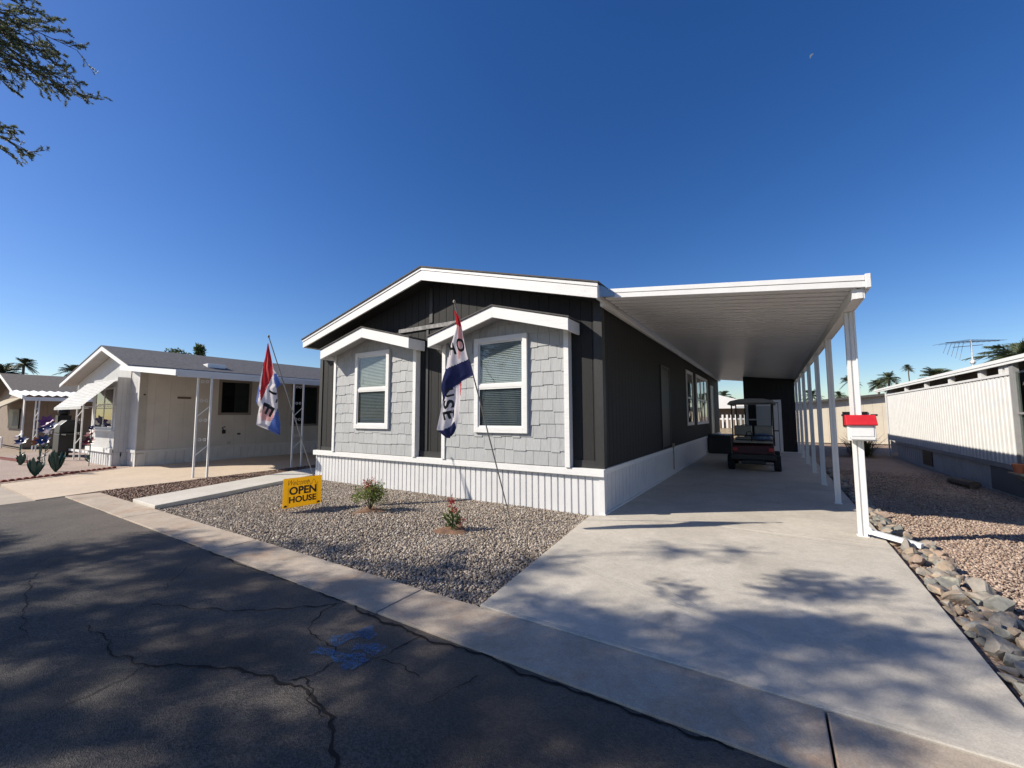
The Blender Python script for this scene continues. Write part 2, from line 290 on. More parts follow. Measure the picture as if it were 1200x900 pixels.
# ------------------------------------------------------------------ mesh helpers
ORG = {}
class MB:
    def __init__(s): s.v = []; s.f = []; s.m = []; s.k = 0
    def add(s, vs, fs, k=None):
        o = len(s.v); s.v += [tuple(v) for v in vs]
        for f in fs: s.f.append(tuple(i+o for i in f)); s.m.append(s.k if k is None else k)
        return s
    def quad(s, a, b, c, d, k=None): return s.add([a, b, c, d], [(0, 1, 2, 3)], k)
    def box(s, x0, x1, y0, y1, z0, z1, k=None):
        return s.add([(x0, y0, z0), (x1, y0, z0), (x1, y1, z0), (x0, y1, z0), (x0, y0, z1), (x1, y0, z1), (x1, y1, z1), (x0, y1, z1)],
                     [(0, 3, 2, 1), (4, 5, 6, 7), (0, 1, 5, 4), (1, 2, 6, 5), (2, 3, 7, 6), (3, 0, 4, 7)], k)
    def beam(s, a, b, w, h, up=(0, 0, 1), k=None):
        a = Vector(a); b = Vector(b); d = (b-a).normalized(); u = Vector(up)
        r = d.cross(u)
        if r.length < 1e-4: r = d.cross(Vector((1, 0, 0)))
        r.normalize(); u = r.cross(d).normalized()
        vs = []
        for p in (a, b):
            for i, j in ((-1, -1), (1, -1), (1, 1), (-1, 1)): vs.append(p + r*(i*w/2) + u*(j*h/2))
        return s.add(vs, [(3, 2, 1, 0), (4, 5, 6, 7), (0, 1, 5, 4), (1, 2, 6, 5), (2, 3, 7, 6), (3, 0, 4, 7)], k)
    def tube(s, pts, rad, n=8, k=None, cap=True):
        pts = [Vector(p) for p in pts]
        if not isinstance(rad, (list, tuple)): rad = [rad]*len(pts)
        vs = []; fs = []; pr = None
        for i, p in enumerate(pts):
            d = (pts[min(i+1, len(pts)-1)] - pts[max(i-1, 0)]).normalized()
            r = pr if pr is not None else (Vector((0, 0, 1)) if abs(d.z) < 0.9 else Vector((1, 0, 0)))
            r = (r - d*r.dot(d)).normalized(); pr = r; q = d.cross(r)
            for j in range(n):
                a = 2*math.pi*j/n; vs.append(p + (r*math.cos(a) + q*math.sin(a))*rad[i])
        for i in range(len(pts)-1):
            for j in range(n): fs.append((i*n+j, i*n+(j+1) % n, (i+1)*n+(j+1) % n, (i+1)*n+j))
        if cap: fs.append(tuple(range(n))[::-1]); fs.append(tuple((len(pts)-1)*n+j for j in range(n)))
        return s.add(vs, fs, k)
    def prism(s, poly, axis, a, b, k=None):
        """closed polygon (2D) extruded along axis; poly in the two other axes in xyz order"""
        def P(u, v, t): return {'x': (t, u, v), 'y': (u, t, v), 'z': (u, v, t)}[axis]
        n = len(poly); vs = [P(u, v, a) for u, v in poly] + [P(u, v, b) for u, v in poly]
        fs = [tuple(range(n)), tuple(range(n, 2*n))[::-1]] + [(i, n+i, n+(i+1) % n, (i+1) % n) for i in range(n)]
        return s.add(vs, fs, k)
    def ball(s, c, r, sx=1, sy=1, sz=1, nu=12, nv=8, k=None):
        vs = []; fs = []
        for j in range(nv+1):
            t = math.pi*j/nv
            for i in range(nu):
                a = 2*math.pi*i/nu
                vs.append((c[0]+r*sx*math.sin(t)*math.cos(a), c[1]+r*sy*math.sin(t)*math.sin(a), c[2]+r*sz*math.cos(t)))
        for j in range(nv):
            for i in range(nu): fs.append((j*nu+i, (j+1)*nu+i, (j+1)*nu+(i+1) % nu, j*nu+(i+1) % nu))
        return s.add(vs, fs, k)
    def panel(s, p0, p1, zb, zt, period=0.2, groove=0.02, depth=0.008, off=0.0, breaks=(), k=None):
        """ribbed upright sheet from p0 to p1 (plan), outward side on the right when walking p0 -> p1"""
        a = Vector((*p0, 0)); b = Vector((*p1, 0)); L = (b-a).length; d = (b-a)/L; n = Vector((d.y, -d.x, 0))
        zb_ = zb if callable(zb) else (lambda t: zb); zt_ = zt if callable(zt) else (lambda t: zt)
        st = [(0.0, 0.0)]; x = off
        e = groove*0.2
        while x < L:
            for q, dd in ((x, 0), (x+e, -depth), (x+groove-e, -depth), (x+groove, 0)):
                if 0 < q < L: st.append((q, dd))
            x += period
        st.append((L, 0.0))
        for br in breaks: st.append((br, 0.0))
        st.sort()
        vs = []
        for q, dd in st:
            p = a + d*q + n*dd; vs.append((p.x, p.y, zb_(q))); vs.append((p.x, p.y, zt_(q)))
        return s.add(vs, [(2*i, 2*i+2, 2*i+3, 2*i+1) for i in range(len(st)-1)], k)
    def build(s, name, mats, parent=None, smooth=False, bevel=0, org=None):
        if parent is not None: o0 = Vector(ORG[parent.name])
        elif org is not None: o0 = Vector(org)
        else:
            xs = [v[0] for v in s.v]; ys = [v[1] for v in s.v]; zs = [v[2] for v in s.v]
            o0 = Vector(((min(xs)+max(xs))/2, (min(ys)+max(ys))/2, min(zs)))
        me = bpy.data.meshes.new(name)
        me.from_pydata([(v[0]-o0.x, v[1]-o0.y, v[2]-o0.z) for v in s.v], [], s.f)
        if not isinstance(mats, (list, tuple)): mats = [mats]
        for m in mats: me.materials.append(MT[m] if isinstance(m, str) else m)
        if len(mats) > 1: me.polygons.foreach_set('material_index', s.m)
        if smooth: me.polygons.foreach_set('use_smooth', [True]*len(me.polygons))
        me.update()
        bm = bmesh.new(); bm.from_mesh(me)
        if len(bm.faces) < 20000: bmesh.ops.recalc_face_normals(bm, faces=bm.faces)
        bm.to_mesh(me); bm.free()
        o = bpy.data.objects.new(name, me); COL.objects.link(o)
        if parent is not None: o.parent = parent
        else: o.location = o0
        ORG[o.name] = tuple(o0)
        if bevel:
            bv = o.modifiers.new('bevel', 'BEVEL'); bv.width = bevel; bv.segments = 2; bv.limit_method = 'ANGLE'
        if smooth == 'auto': pass
        return o
def tag(o, label=None, cat=None, group=None, kind=None):
    if label: o['label'] = label
    if cat: o['category'] = cat
    if group: o['group'] = group
    if kind: o['kind'] = kind
    return o
def thing(name, loc, label, cat, group=None):
    o = bpy.data.objects.new(name, None); o.empty_display_size = 0.3; COL.objects.link(o); o.location = loc
    ORG[o.name] = tuple(loc); return tag(o, label, cat, group)
def copy_tree(o, parent=None):
    c = o.copy(); COL.objects.link(c); c.parent = parent
    for ch in list(o.children): copy_tree(ch, c)
    return c
def sheet(name, poly, z, m, label=None, thick=0.0, bevel=0):
    mb = MB()
    if thick: mb.prism(poly, 'z', z-thick, z)
    else: mb.add([(x, y, z) for x, y in poly], [tuple(range(len(poly)))])
    o = mb.build(name, m, org=(0, 0, 0), bevel=bevel); return tag(o, label, None, None, 'structure')
def in_poly(x, y, poly):
    c = False; j = len(poly)-1
    for i in range(len(poly)):
        xi, yi = poly[i]; xj, yj = poly[j]
        if (yi > y) != (yj > y) and x < (xj-xi)*(y-yi)/(yj-yi)+xi: c = not c
        j = i
    return c
def np_mesh(name, V, F, m, label, cat=None, kind='stuff', parent=None, group=None):
    """V (n,3), F (k,4) quads"""
    me = bpy.data.meshes.new(name)
    me.vertices.add(len(V)); me.vertices.foreach_set('co', V.astype(np.float32).ravel())
    k = F.shape[1]
    me.loops.add(F.size); me.loops.foreach_set('vertex_index', F.astype(np.int32).ravel())
    me.polygons.add(len(F)); me.polygons.foreach_set('loop_start', np.arange(0, F.size, k, dtype=np.int32))
    me.update(calc_edges=True); me.validate()
    if not isinstance(m, (list, tuple)): m = [m]
    for q in m: me.materials.append(MT[q])
    o = bpy.data.objects.new(name, me); COL.objects.link(o)
    if parent is not None:
        o.parent = parent; ORG[o.name] = ORG[parent.name]
    return tag(o, label, cat, group, kind)
# ------------------------------------------------------------------ ground
sheet('ground', [(-400, -400), (400, -400), (400, 600), (-400, 600)], -0.10, 'earth')
sheet('road', [(-12.15, -30), (40, -30), (40, 2.375), (-12.3, 2.5), (-12.15, 1.5)], -0.012, 'asphalt')
sheet('side_road', [(-60, -30), (-12.153, -30), (-12.153, 1.5), (-12.2, 1.965), (-60, 1.5)], -0.008, 'apron')
tan_drive = sheet('neighbour_driveway', [(-16.3, 1.975), (-12.203, 1.975), (-12.47, 2.95), (-12.95, 8), (-13.0, 26), (-17.55, 26), (-17.55, 4.9), (-17.3, 4.5)], 0.004, 'tan_slab', thick=0.08)
DRV = [(-2.15, 2.905), (1.08, 2.905), (1.20, 9.3), (1.24, 27), (-2.34, 27), (-2.345, 6.52), (-2.53, 6.30)]
drv = MB()   # slabs with tooled joints between them
def slab_poly(p): drv.prism(p, 'z', -0.1, 0.012)
slab_poly([(-2.15, 2.908), (1.085, 2.908), (1.165, 6.70), (-1.35, 6.735), (-2.52, 6.30)])
slab_poly([(-2.53, 6.312), (-1.36, 6.747), (1.165, 6.712), (1.20, 11.0), (-2.345, 11.0), (-2.345, 6.50)])
slab_poly([(-2.345, 11.012), (1.20, 11.012), (1.22, 15.6), (-2.345, 15.6)])
slab_poly([(-2.345, 15.612), (1.22, 15.612), (1.24, 27), (-2.345, 27)])
tag(drv.build('driveway', 'slab', org=(0, 0, 0), bevel=0.006), kind='structure')
WALK = [(-10.34, 2.912), (-9.23, 2.905), (-10.27, 6.05), (-10.55, 7.0), (-10.6, 24), (-11.7, 24), (-11.85, 7.3), (-11.64, 6.44)]
sheet('walkway', WALK, 0.055, 'walk', thick=0.16, bevel=0.008)
xs = [-12.25, -11.7, -8.85, -5.76, -2.81, 0.18, 3.1, 6.1, 9.1, 12, 15]
kb = MB()
for a, b in zip(xs[:-1], xs[1:]):
    kb.box(a+0.006, b-0.006, 2.38, 2.900, -0.12, 0.004)
tag(kb.build('kerb', 'curb', org=(0, 0, 0), bevel=0.008), kind='structure')
BED = [(-9.225, 2.905), (-2.15, 2.905), (-2.535, 6.31), (-2.37, 6.50), (-10.1, 6.50), (-10.42, 6.6), (-10.26, 6.05)]
sheet('gravel_bed', [(-9.25, 2.89), (-2.12, 2.89), (-2.3, 6.9), (-10.5, 6.9), (-10.4, 6.2)], -0.035, 'bed_grey')
PINK = [(1.15, 2.9), (9, 2.9), (9, 40), (1.2, 40)]
sheet('pink_gravel_bed', PINK, -0.05, 'bed_pink')
sheet('brown_gravel_bed', [(-12.46, 2.9), (-10.33, 2.9), (-11.6, 6.4), (-11.8, 7.3), (-11.7, 26), (-13.0, 26), (-12.94, 8)], -0.02, 'bed_brown')
sheet('pale_gravel_bed', [(-26, 2.0), (-16.3, 2.0), (-17.3, 4.5), (-17.6, 6), (-30, 6)], 0.0, 'bed_tan')

def scatter(name, poly, n, size, z, m, label, avoid=None, dens=None, flat=0.7):
    x0 = min(p[0] for p in poly); x1 = max(p[0] for p in poly); y0 = min(p[1] for p in poly); y1 = max(p[1] for p in poly)
    P = np.empty((n, 2)); c = 0
    while c < n:
        q = nrs.rand(n, 2)*[x1-x0, y1-y0]+[x0, y0]
        # vectorised point in polygon
        ins = np.zeros(n, bool); j = len(poly)-1
        for i in range(len(poly)):
            xi, yi = poly[i]; xj, yj = poly[j]
            with np.errstate(divide='ignore', invalid='ignore'):
                t = ((yi > q[:, 1]) != (yj > q[:, 1])) & (q[:, 0] < (xj-xi)*(q[:, 1]-yi)/(yj-yi+1e-12)+xi)
            ins ^= t; j = i
        if dens is not None: ins &= nrs.rand(n) < dens(q[:, 0], q[:, 1])
        if avoid is not None:
            for ax, ay, ar in avoid: ins &= (np.hypot(q[:, 0]-ax, q[:, 1]-ay) > ar*(0.75+0.5*nrs.rand(n)))
        q = q[ins]; k = min(len(q), n-c); P[c:c+k] = q[:k]; c += k
    cube = np.array([(-1, -1, -1), (1, -1, -1), (1, 1, -1), (-1, 1, -1), (-1, -1, 1), (1, -1, 1), (1, 1, 1), (-1, 1, 1)], float)*0.62
    fc = np.array([(0, 3, 2, 1), (4, 5, 6, 7), (0, 1, 5, 4), (1, 2, 6, 5), (2, 3, 7, 6), (3, 0, 4, 7)])
    V = cube[None] + (nrs.rand(n, 8, 3)-0.5)*0.75
    top = V[:, 4:, :2]*(0.55+0.35*nrs.rand(n, 1, 1)); V[:, 4:, :2] = top
    s = size*(0.55+0.9*nrs.rand(n, 1)**1.7)
    V *= (s[:, None, :] * np.stack([np.ones(n), 0.6+0.4*nrs.rand(n), flat*(0.6+0.5*nrs.rand(n))], 1)[:, None, :])/2*1.5
    # random tilt
    a = nrs.rand(n)*2*np.pi; t = (nrs.rand(n)-0.5)*1.3
    ca, sa, ct, st = np.cos(a), np.sin(a), np.cos(t), np.sin(t)
    y, zz = V[:, :, 1].copy(), V[:, :, 2].copy()
    V[:, :, 1] = y*ct[:, None]-zz*st[:, None]; V[:, :, 2] = y*st[:, None]+zz*ct[:, None]
    x, y = V[:, :, 0].copy(), V[:, :, 1].copy()
    V[:, :, 0] = x*ca[:, None]-y*sa[:, None]; V[:, :, 1] = x*sa[:, None]+y*ca[:, None]
    bumpz = 0.012*np.sin(P[:, 0]*2.3+1)*np.sin(P[:, 1]*1.9)
    V[:, :, 0] += P[:, 0:1]; V[:, :, 1] += P[:, 1:2]; V[:, :, 2] += z + (bumpz + nrs.rand(n)*size*0.45)[:, None]
    F = (fc[None] + (np.arange(n)*8)[:, None, None]).reshape(-1, 4)
    return np_mesh(name, V.reshape(-1, 3), F, m, label)
scatter('gravel', BED, 70000, 0.0235, -0.03, 'gravel', 'loose grey and tan gravel between kerb and white skirting', avoid=[(-5.95, 4.85, 0.17), (-3.95, 4.66, 0.16)])
scatter('pink_gravel', [(1.25, 2.95), (5.6, 2.95), (4.0, 12), (4.0, 16), (1.4, 16)], 52000, 0.024, -0.045, 'gravel_pink', 'loose pinkish gravel strip right of the rock border',
        dens=lambda x, y: np.clip(1.3-(y-3)/12, 0.15, 1))
scatter('brown_gravel', [(-12.46, 2.92), (-10.36, 2.92), (-11.66, 6.4), (-11.88, 7.3), (-11.75, 12), (-12.95, 12), (-12.92, 8)], 14000, 0.035, -0.015, 'gravel_brown', 'dark brown gravel strip between tan driveway and pale walkway')
for nm, (x, y), r in (('soil_patch', (-5.95, 4.85), 0.27), ('soil_patch', (-3.95, 4.66), 0.24)):
    mb = MB(); vs = [(x, y, 0.0)]; n = 26; fs = []
    for j, (q, h) in enumerate(((0.35, 0.0), (0.7, 0.0), (1.0, -0.035))):
        for i in range(n):
            a = 2*math.pi*i/n; rr = r*q*(1+0.28*math.sin(3*a+x)+0.08*rnd.random()); vs.append((x+rr*math.cos(a), y+rr*math.sin(a), h-0.012+0.014*rnd.random()))
    fs += [(0, 1+i, 1+(i+1) % n) for i in range(n)]
    for j in range(2): fs += [(1+j*n+i, 1+(j+1)*n+i, 1+(j+1)*n+(i+1) % n, 1+j*n+(i+1) % n) for i in range(n)]
    mb.add(vs, fs); tag(mb.build(nm, 'soil', smooth=True), kind='structure')
def dust_mat():
    m, nt, b = new_mat('pale_joint_dust'); L = nt.links.new
    geo = N(nt, 'ShaderNodeNewGeometry'); n = N(nt, 'ShaderNodeTexNoise', Scale=5, Detail=8, Roughness=0.75); L(geo.outputs['Position'], n.inputs['Vector'])
    cr = N(nt, 'ShaderNodeValToRGB'); cr.color_ramp.elements[0].position = 0.3; cr.color_ramp.elements[1].position = 0.75; cr.color_ramp.elements[1].color = (0.6, 0.6, 0.6, 1); L(n.outputs[0], cr.inputs[0])
    L(cr.outputs[0], b.inputs['Alpha']); b.inputs['Base Color'].default_value = (0.60, 0.57, 0.50, 1); b.inputs['Roughness'].default_value = 0.9
    return m
MT['dust'] = dust_mat()
for pa, pb, wd in (((672, 662), (893, 752), 0.07), ((700, 652), (818, 712), 0.02), ((1000, 641), (1045, 646), 0.015), ((800, 613), (1000, 641), 0.02), ((563, 709), (1003, 838), 0.022), ((1003, 838), (1180, 892), 0.025)):
    a, b = gp(*pa), gp(*pb); d_ = (b-a).normalized(); q = Vector((-d_.y, d_.x, 0))*wd/2; z = 0.0165
    mb = MB(); mb.add([(p.x, p.y, z) for p in (a-q, b-q, b+q, a+q)], [(0, 1, 2, 3)]); tag(mb.build('driveway_joint', 'dust', org=(0, 0, 0)), kind='structure')
# cracks in the asphalt, traced on the ground
def crack(mb, pts, w0, w1=None, sub=5, jit=0.03):
    P = [gp(x, y) for x, y in pts]; Q = []
    for a, b in zip(P[:-1], P[1:]):
        n = max(3, int((b-a).length/0.032)); ph = rnd.uniform(0, 6); am = min(0.02, (b-a).length*0.06)*(1 if jit > 0.02 else 0); dn = Vector((-(b-a).y, (b-a).x, 0)).normalized(); wk = 0.0
        for i in range(n):
            t = i/n; wk = wk*0.85+rnd.uniform(-0.009, 0.009); q = a.lerp(b, t)+dn*(am*math.sin(t*math.pi)*math.sin(ph+t*9)+wk*(1 if jit > 0.02 else 0)); s = 0.003
            Q.append(q + Vector((rnd.uniform(-s, s), rnd.uniform(-s, s), 0)))
    Q.append(P[-1]); w1 = w0*0.5 if w1 is None else w1; vs = []
    for i, q in enumerate(Q):
        d = (Q[min(i+1, len(Q)-1)]-Q[max(i-1, 0)]); d.z = 0; d.normalize(); nn = Vector((-d.y, d.x, 0))
        w = (w0+(w1-w0)*i/len(Q))*(0.25+0.55*rnd.random()+0.55*abs(math.sin(i*0.37+w0*900)))*0.72
        vs += [q+nn*w/2, q-nn*w/2]
    z = -0.0075
    mb.add([(v.x, v.y, z) for v in vs], [(2*i, 2*i+2, 2*i+3, 2*i+1) for i in range(len(Q)-1)])
cr = MB()
crack(cr, [(103, 731), (125, 744), (128, 760), (158, 776), (235, 778), (300, 788), (340, 800), (362, 810), (385, 835), (388, 860), (392, 900)], 0.012, 0.032)
crack(cr, [(170, 780), (120, 806), (60, 832), (35, 843)], 0.012)
crack(cr, [(178, 706), (230, 712), (300, 714), (340, 712), (395, 706)], 0.012, 0.018)
crack(cr, [(395, 706), (375, 718), (362, 735), (372, 748), (395, 756), (392, 772), (365, 790), (340, 795)], 0.016)
crack(cr, [(342, 796), (358, 792), (368, 805), (362, 822), (378, 838)], 0.014)
crack(cr, [(35, 679), (33, 700), (26, 720), (32, 742)], 0.012)
crack(cr, [(32, 742), (0, 752)], 0.008)
crack(cr, [(35, 679), (60, 660), (75, 652)], 0.010)
crack(cr, [(235, 655), (200, 680), (178, 700), (150, 720)], 0.009)
crack(cr, [(494, 743), (470, 755), (446, 768), (430, 772), (410, 785)], 0.014)
crack(cr, [(446, 772), (470, 778), (492, 792)], 0.012)
crack(cr, [(400, 702), (440, 722), (490, 742), (540, 758), (590, 775), (640, 797), (700, 818), (770, 843), (860, 876)], 0.035, 0.022)
crack(cr, [(100, 590), (180, 618), (250, 648), (330, 676), (400, 702)], 0.02, 0.02)
crack(cr, [(560, 790), (530, 805), (500, 822)], 0.008)
tag(cr.build('road_crack', 'crack', org=(0, 0, 0)), kind='structure')
mk = MB()   # faded blue locate marks
for pts, w_ in (([(388, 752), (412, 744), (438, 739)], 0.13), ([(420, 738), (438, 746)], 0.09), ([(414, 757), (430, 757), (446, 762)], 0.10), ([(368, 761), (386, 763), (400, 770)], 0.08), ([(395, 772), (408, 770), (424, 778)], 0.12), ([(400, 782), (412, 778)], 0.07)):
    crack(mk, pts, w_*1.6, w_*1.6, jit=0.01)
mk.v = [(a, b, -0.0035) for a, b, c in mk.v]
tag(mk.build('road_marking', 'spray', org=(0, 0, 0)), kind='structure')
# ------------------------------------------------------------------ the main house
XL, XR, YW = -10.12, -2.35, 6.55; YB = 24.7
RX, RZ = -6.08, 4.71                  # apex of the rake on its front face
EL, ER = (-10.30, 3.60), (-2.24, 3.69)
def roof_top(x):
    return EL[1]+(RZ-EL[1])*(x-EL[0])/(RX-EL[0]) if x < RX else ER[1]+(RZ-ER[1])*(x-ER[0])/(RX-ER[0])
home = thing('mobile_home', (-6.2, 6.55, 0), 'charcoal mobile home with two grey shingled window bays, white trim and white skirting', 'house')
mb = MB()
mb.panel((XL, YW), (XR, YW), 0.70, lambda t: roof_top(XL+t)-0.13, 0.203, 0.012, 0.006, off=0.1, breaks=(RX-XL,))
mb.panel((XR, YW), (XR, YB), 0.70, lambda t: 3.58, 0.203, 0.012, 0.006, off=0.1)
mb.panel((XR, YB), (XL, YB), 0.70, lambda t: roof_top(XR-t)-0.13, 0.203, 0.012, 0.006, breaks=(XR-RX,))
mb.panel((XL, YB), (XL, YW), 0.70, lambda t: 3.5, 0.203, 0.012, 0.006, off=0.1)
mb.build('wall', 'dark', home)
def boxes(name, m, parent, *bb, bevel=0):
    for b_ in bb: MB().box(*b_).build(name, m, parent, bevel=bevel)
boxes('corner_board', 'dark_trim', home, (XL-0.02, XL+0.10, YW-0.022, YW+0.0, 0.73, 3.5), (XR-0.12, XR+0.024, YW-0.024, YW+0.0, 0.73, 3.56), (XR, XR+0.022, YW+0.002, YW+0.12, 0.73, 3.56))
boxes('base_board', 'dark_trim', home, (XL+0.12, -9.36, YW-0.016, YW-0.001, 0.735, 0.83), (-6.50, -5.72, YW-0.016, YW-0.001, 0.735, 0.86), (-2.86, XR-0.122, YW-0.016, YW-0.001, 0.735, 0.86))
boxes('batten', 'dark_trim', home, (-6.22, -6.13, YW-0.02, YW-0.001, 3.63, 4.40), (-6.30, -6.24, YW-0.02, YW-0.001, 0.87, 3.50))
mb = MB(); mb.box(-7.15, -5.4, YW-0.035, YW-0.001, 3.50, 3.585); mb.build('flashing_board', mat('worn_grey_board', (0.33, 0.32, 0.31), 0.7, c2=(0.12, 0.12, 0.12), scale=14, bump=0.4), home)
mb = MB()
mb.panel((XL-0.03, 6.50), (XR, 6.50), 0.0-0.05, 0.62, 0.126, 0.030, 0.022, off=0.05)
mb.panel((XR+0.002, 6.56), (XR+0.002, YB), 0.0, 0.66, 0.21, 0.022, 0.035, off=0.14)
mb.panel((XL-0.03, YB), (XL-0.03, 6.50), -0.05, 0.66, 0.126, 0.03, 0.02)
mb.box(XR-0.06, XR+0.03, 6.485, 6.56, -0.03, 0.615)
mb.build('skirting', 'skirt', home)
mb = MB()
mb.box(XL-0.07, XR+0.045, 6.435, 6.53, 0.617, 0.735)
mb.box(XR-0.01, XR+0.035, 6.532, YB, 0.655, 0.735)
mb.box(XL-0.07, XL-0.02, 6.532, YB, 0.625, 0.735)
mb.box(XR-0.055, XR+0.045, 6.47, 6.575, -0.02, 0.03); mb.box(XR-0.0, XR+0.045, 6.577, YB, 0.0, 0.035)
mb.build('belt_trim', 'white_wood', home, bevel=0.004)
# roof slabs, fascia, soffits
mb = MB()
for s, (ex, ez) in ((-1, EL), (1, ER)):
    a = [(RX, RZ+0.035), (ex+s*0.03, ez+0.03), (ex+s*0.03, ez+0.008), (RX, RZ+0.008)]
    if s > 0: a = a[::-1]
    mb.prism(a, 'y', 6.085, YB+0.3)
roof = mb.build('roof', 'roof_dk', home)
mb = MB()
for s, (ex, ez), dz in ((-1, EL, 0.20), (1, ER, 0.235)):
    mb.prism([(RX, RZ), (ex, ez), (ex, ez-dz), (RX, RZ-0.262)], 'y', 6.12, 6.16)
    mb.prism([(RX, RZ+0.006), (ex+s*0.012, ez+0.006), (ex+s*0.012, ez-0.05), (RX, RZ-0.05)], 'y', 6.105, 6.1195)
    mb.box(min(ex, ex-s*0.04), max(ex, ex-s*0.04), 6.161, YB+0.2, ez-dz, ez+0.0)
mb.build('fascia', 'white_wood', home, bevel=0.003)
mb = MB()
for s, (ex, ez), xw, dz in ((-1, EL, XL, 0.20), (1, ER, XR, 0.235)):
    mb.quad((RX, 6.161, RZ-0.20), (ex-s*0.04, 6.161, ez-dz+0.03), (ex-s*0.04, YW+0.02, ez-dz+0.03), (RX, YW+0.02, RZ-0.20))
mb.build('soffit', 'dark_trim', home)
# window helper (frame > sashes, panes, blinds); plane at y, facing -Y
def win_front(x0, x1, z0, z1, y, zr, parent, tw=0.095, blind_tilt=0.6):
    mb = MB(); yo = y-0.035
    mb.box(x0, x0+tw, yo, y+0.03, z0, z1); mb.box(x1-tw, x1, yo, y+0.03, z0, z1)
    mb.box(x0+tw, x1-tw, yo, y+0.03, z1-tw, z1); mb.box(x0+tw, x1-tw, yo, y+0.03, z0, z0+tw+0.01)
    fr = mb.build('window', 'white_wood', parent, bevel=0.003)
    a, b, c, d = x0+tw, x1-tw, z0+tw+0.01, z1-tw; e = 0.028
    mb = MB()
    mb.box(a, b, y-0.022, y+0.02, zr-0.028, zr+0.028)
    for q0, q1, yy in ((c, zr-0.028, y-0.018), (zr+0.028, d, y-0.004)):
        mb.box(a, a+e, yy, y+0.02, q0, q1); mb.box(b-e, b, yy, y+0.02, q0, q1); mb.box(a+e, b-e, yy, y+0.02, q0, q0+e); mb.box(a+e, b-e, yy, y+0.02, q1-e, q1)
    mb.build('sash', 'alum', fr)
    MB().box(a+e, b-e, y+0.0, y+0.004, zr+0.028+e, d-e).build('upper_pane', 'glass_up', fr)
    MB().box(a+e, b-e, y-0.006, y-0.002, c+e, zr-0.056).build('lower_pane', 'screen', fr)
    mb = MB(); z = c+e+0.01; hh = 0.019*blind_tilt
    while z < d-e:
        mb.quad((a+e+0.01, y+0.014, z-hh), (b-e-0.01, y+0.014, z-hh), (b-e-0.01, y+0.030, z+hh), (a+e+0.01, y+0.030, z+hh)); z += 0.034
    mb.build('blind', 'slat', fr)
    MB().box(a, b, y+0.040, y+0.045, c, d).build('dark_room', 'interior', fr)
    return fr
def shingles(mb, x0, x1, z0, z1, y, hole, ceil_):
    row = 0.232; k = 0; z = z0
    while z < z1:
        x = x0 - rnd.uniform(0, 0.15)
        while x < x1:
            wd = rnd.choice((0.17, 0.2, 0.24, 0.27, 0.3)); a, b = max(x, x0)+0.0025, min(x+wd, x1)-0.0025; x += wd
            if b-a < 0.02: continue
            jz = rnd.choice((0, 0.0, 0.016, 0.024)) if k else 0; zb_ = z+jz; zt_ = min(z+row+0.03, ceil_((a+b)/2))
            if zt_-zb_ < 0.03: continue
            if hole and a > hole[0]+0.02 and b < hole[1]-0.02 and zb_ > hole[2] and zt_ < hole[3]: continue
            t = 0.019+rnd.uniform(-0.003, 0.003)
            za, zc = min(zt_, ceil_(a)), min(zt_, ceil_(b))
            f0, f1, bk = y-t, y-0.006, y+0.002
            mb.add([(a, f0, zb_), (b, f0, zb_), (b, f1, zc), (a, f1, za), (a, bk, zb_), (b, bk, zb_), (b, bk, zc), (a, bk, za)],
                   [(0, 1, 2, 3), (0, 4, 5, 1), (1, 5, 6, 2), (0, 3, 7, 4)])
        z += row; k += 1
def bay(x0, x1, lx, rx, ax, az, ez, fd, win, zr, rear_l, rear_r):
    """x0..x1 bay walls; lx, rx fascia ends; ax, az apex (top front); ez eave top; fd fascia depth"""
    yb = 6.445
    top = lambda x: (ez+(az-ez)*(x-lx)/(ax-lx) if x < ax else ez+(az-ez)*(rx-x)/(rx-ax)) - 0.06
    mb = MB(); mb.prism([(x0, 0.74), (x1, 0.74), (x1, top(x1)), (ax, top(ax)), (x0, top(x0))], 'y', yb, 6.545)
    by = mb.build('window_bay', 'shake', home)
    mb = MB(); shingles(mb, x0+0.075, x1-0.075, 0.745, az, yb, win, top); mb.build('shingle_siding', 'shake', by)
    for q in (x0-0.015, x1-0.075): MB().box(q, q+0.09, yb-0.035, 6.548, 0.738, top(q+0.045)-0.04).build('corner_trim', 'white_wood', by, bevel=0.003)
    mb = MB()
    mb.prism([(ax, az), (lx, ez), (lx, ez-fd), (ax, az-fd)], 'y', 6.05, 6.088)
    mb.prism([(ax, az), (rx, ez), (rx, ez-fd), (ax, az-fd)], 'y', 6.05, 6.088)
    mb.box(rx-0.035, rx, 6.089, 6.53, ez-fd, ez-0.005); mb.box(lx, lx+0.035, 6.089, 6.53, ez-fd, ez-0.005)
    mb.build('bay_fascia', 'white_wood', by, bevel=0.003)
    mb = MB()
    for s, ex in ((-1, lx), (1, rx)):
        mb.prism([(ax, az+0.03), (ex+s*0.02, ez+0.028), (ex+s*0.02, ez+0.004), (ax, az+0.004)], 'y', 6.03, 6.55)
    mb.build('bay_roof', 'roof_dk', by)
    mb = MB()
    for s, ex in ((-1, lx), (1, rx)):
        mb.quad((ax, 6.089, az-0.14), (ex-s*0.036, 6.089, ez-0.13), (ex-s*0.036, 6.52, ez-0.13), (ax, 6.52, az-0.14))
    mb.build('bay_soffit', 'shake', by)
    win_front(*win, yb-0.03, zr, home)

bay(-9.36, -6.50, -9.41, -6.34, -7.86, 3.635, 3.245, 0.225, (-8.50, -7.31, 1.32, 3.13), 2.24, 0, 0)
bay(-5.72, -2.90, -5.80, -2.72, -4.22, 3.60, 3.19, 0.205, (-4.88, -3.69, 1.29, 3.11), 2.17, 0, 0)
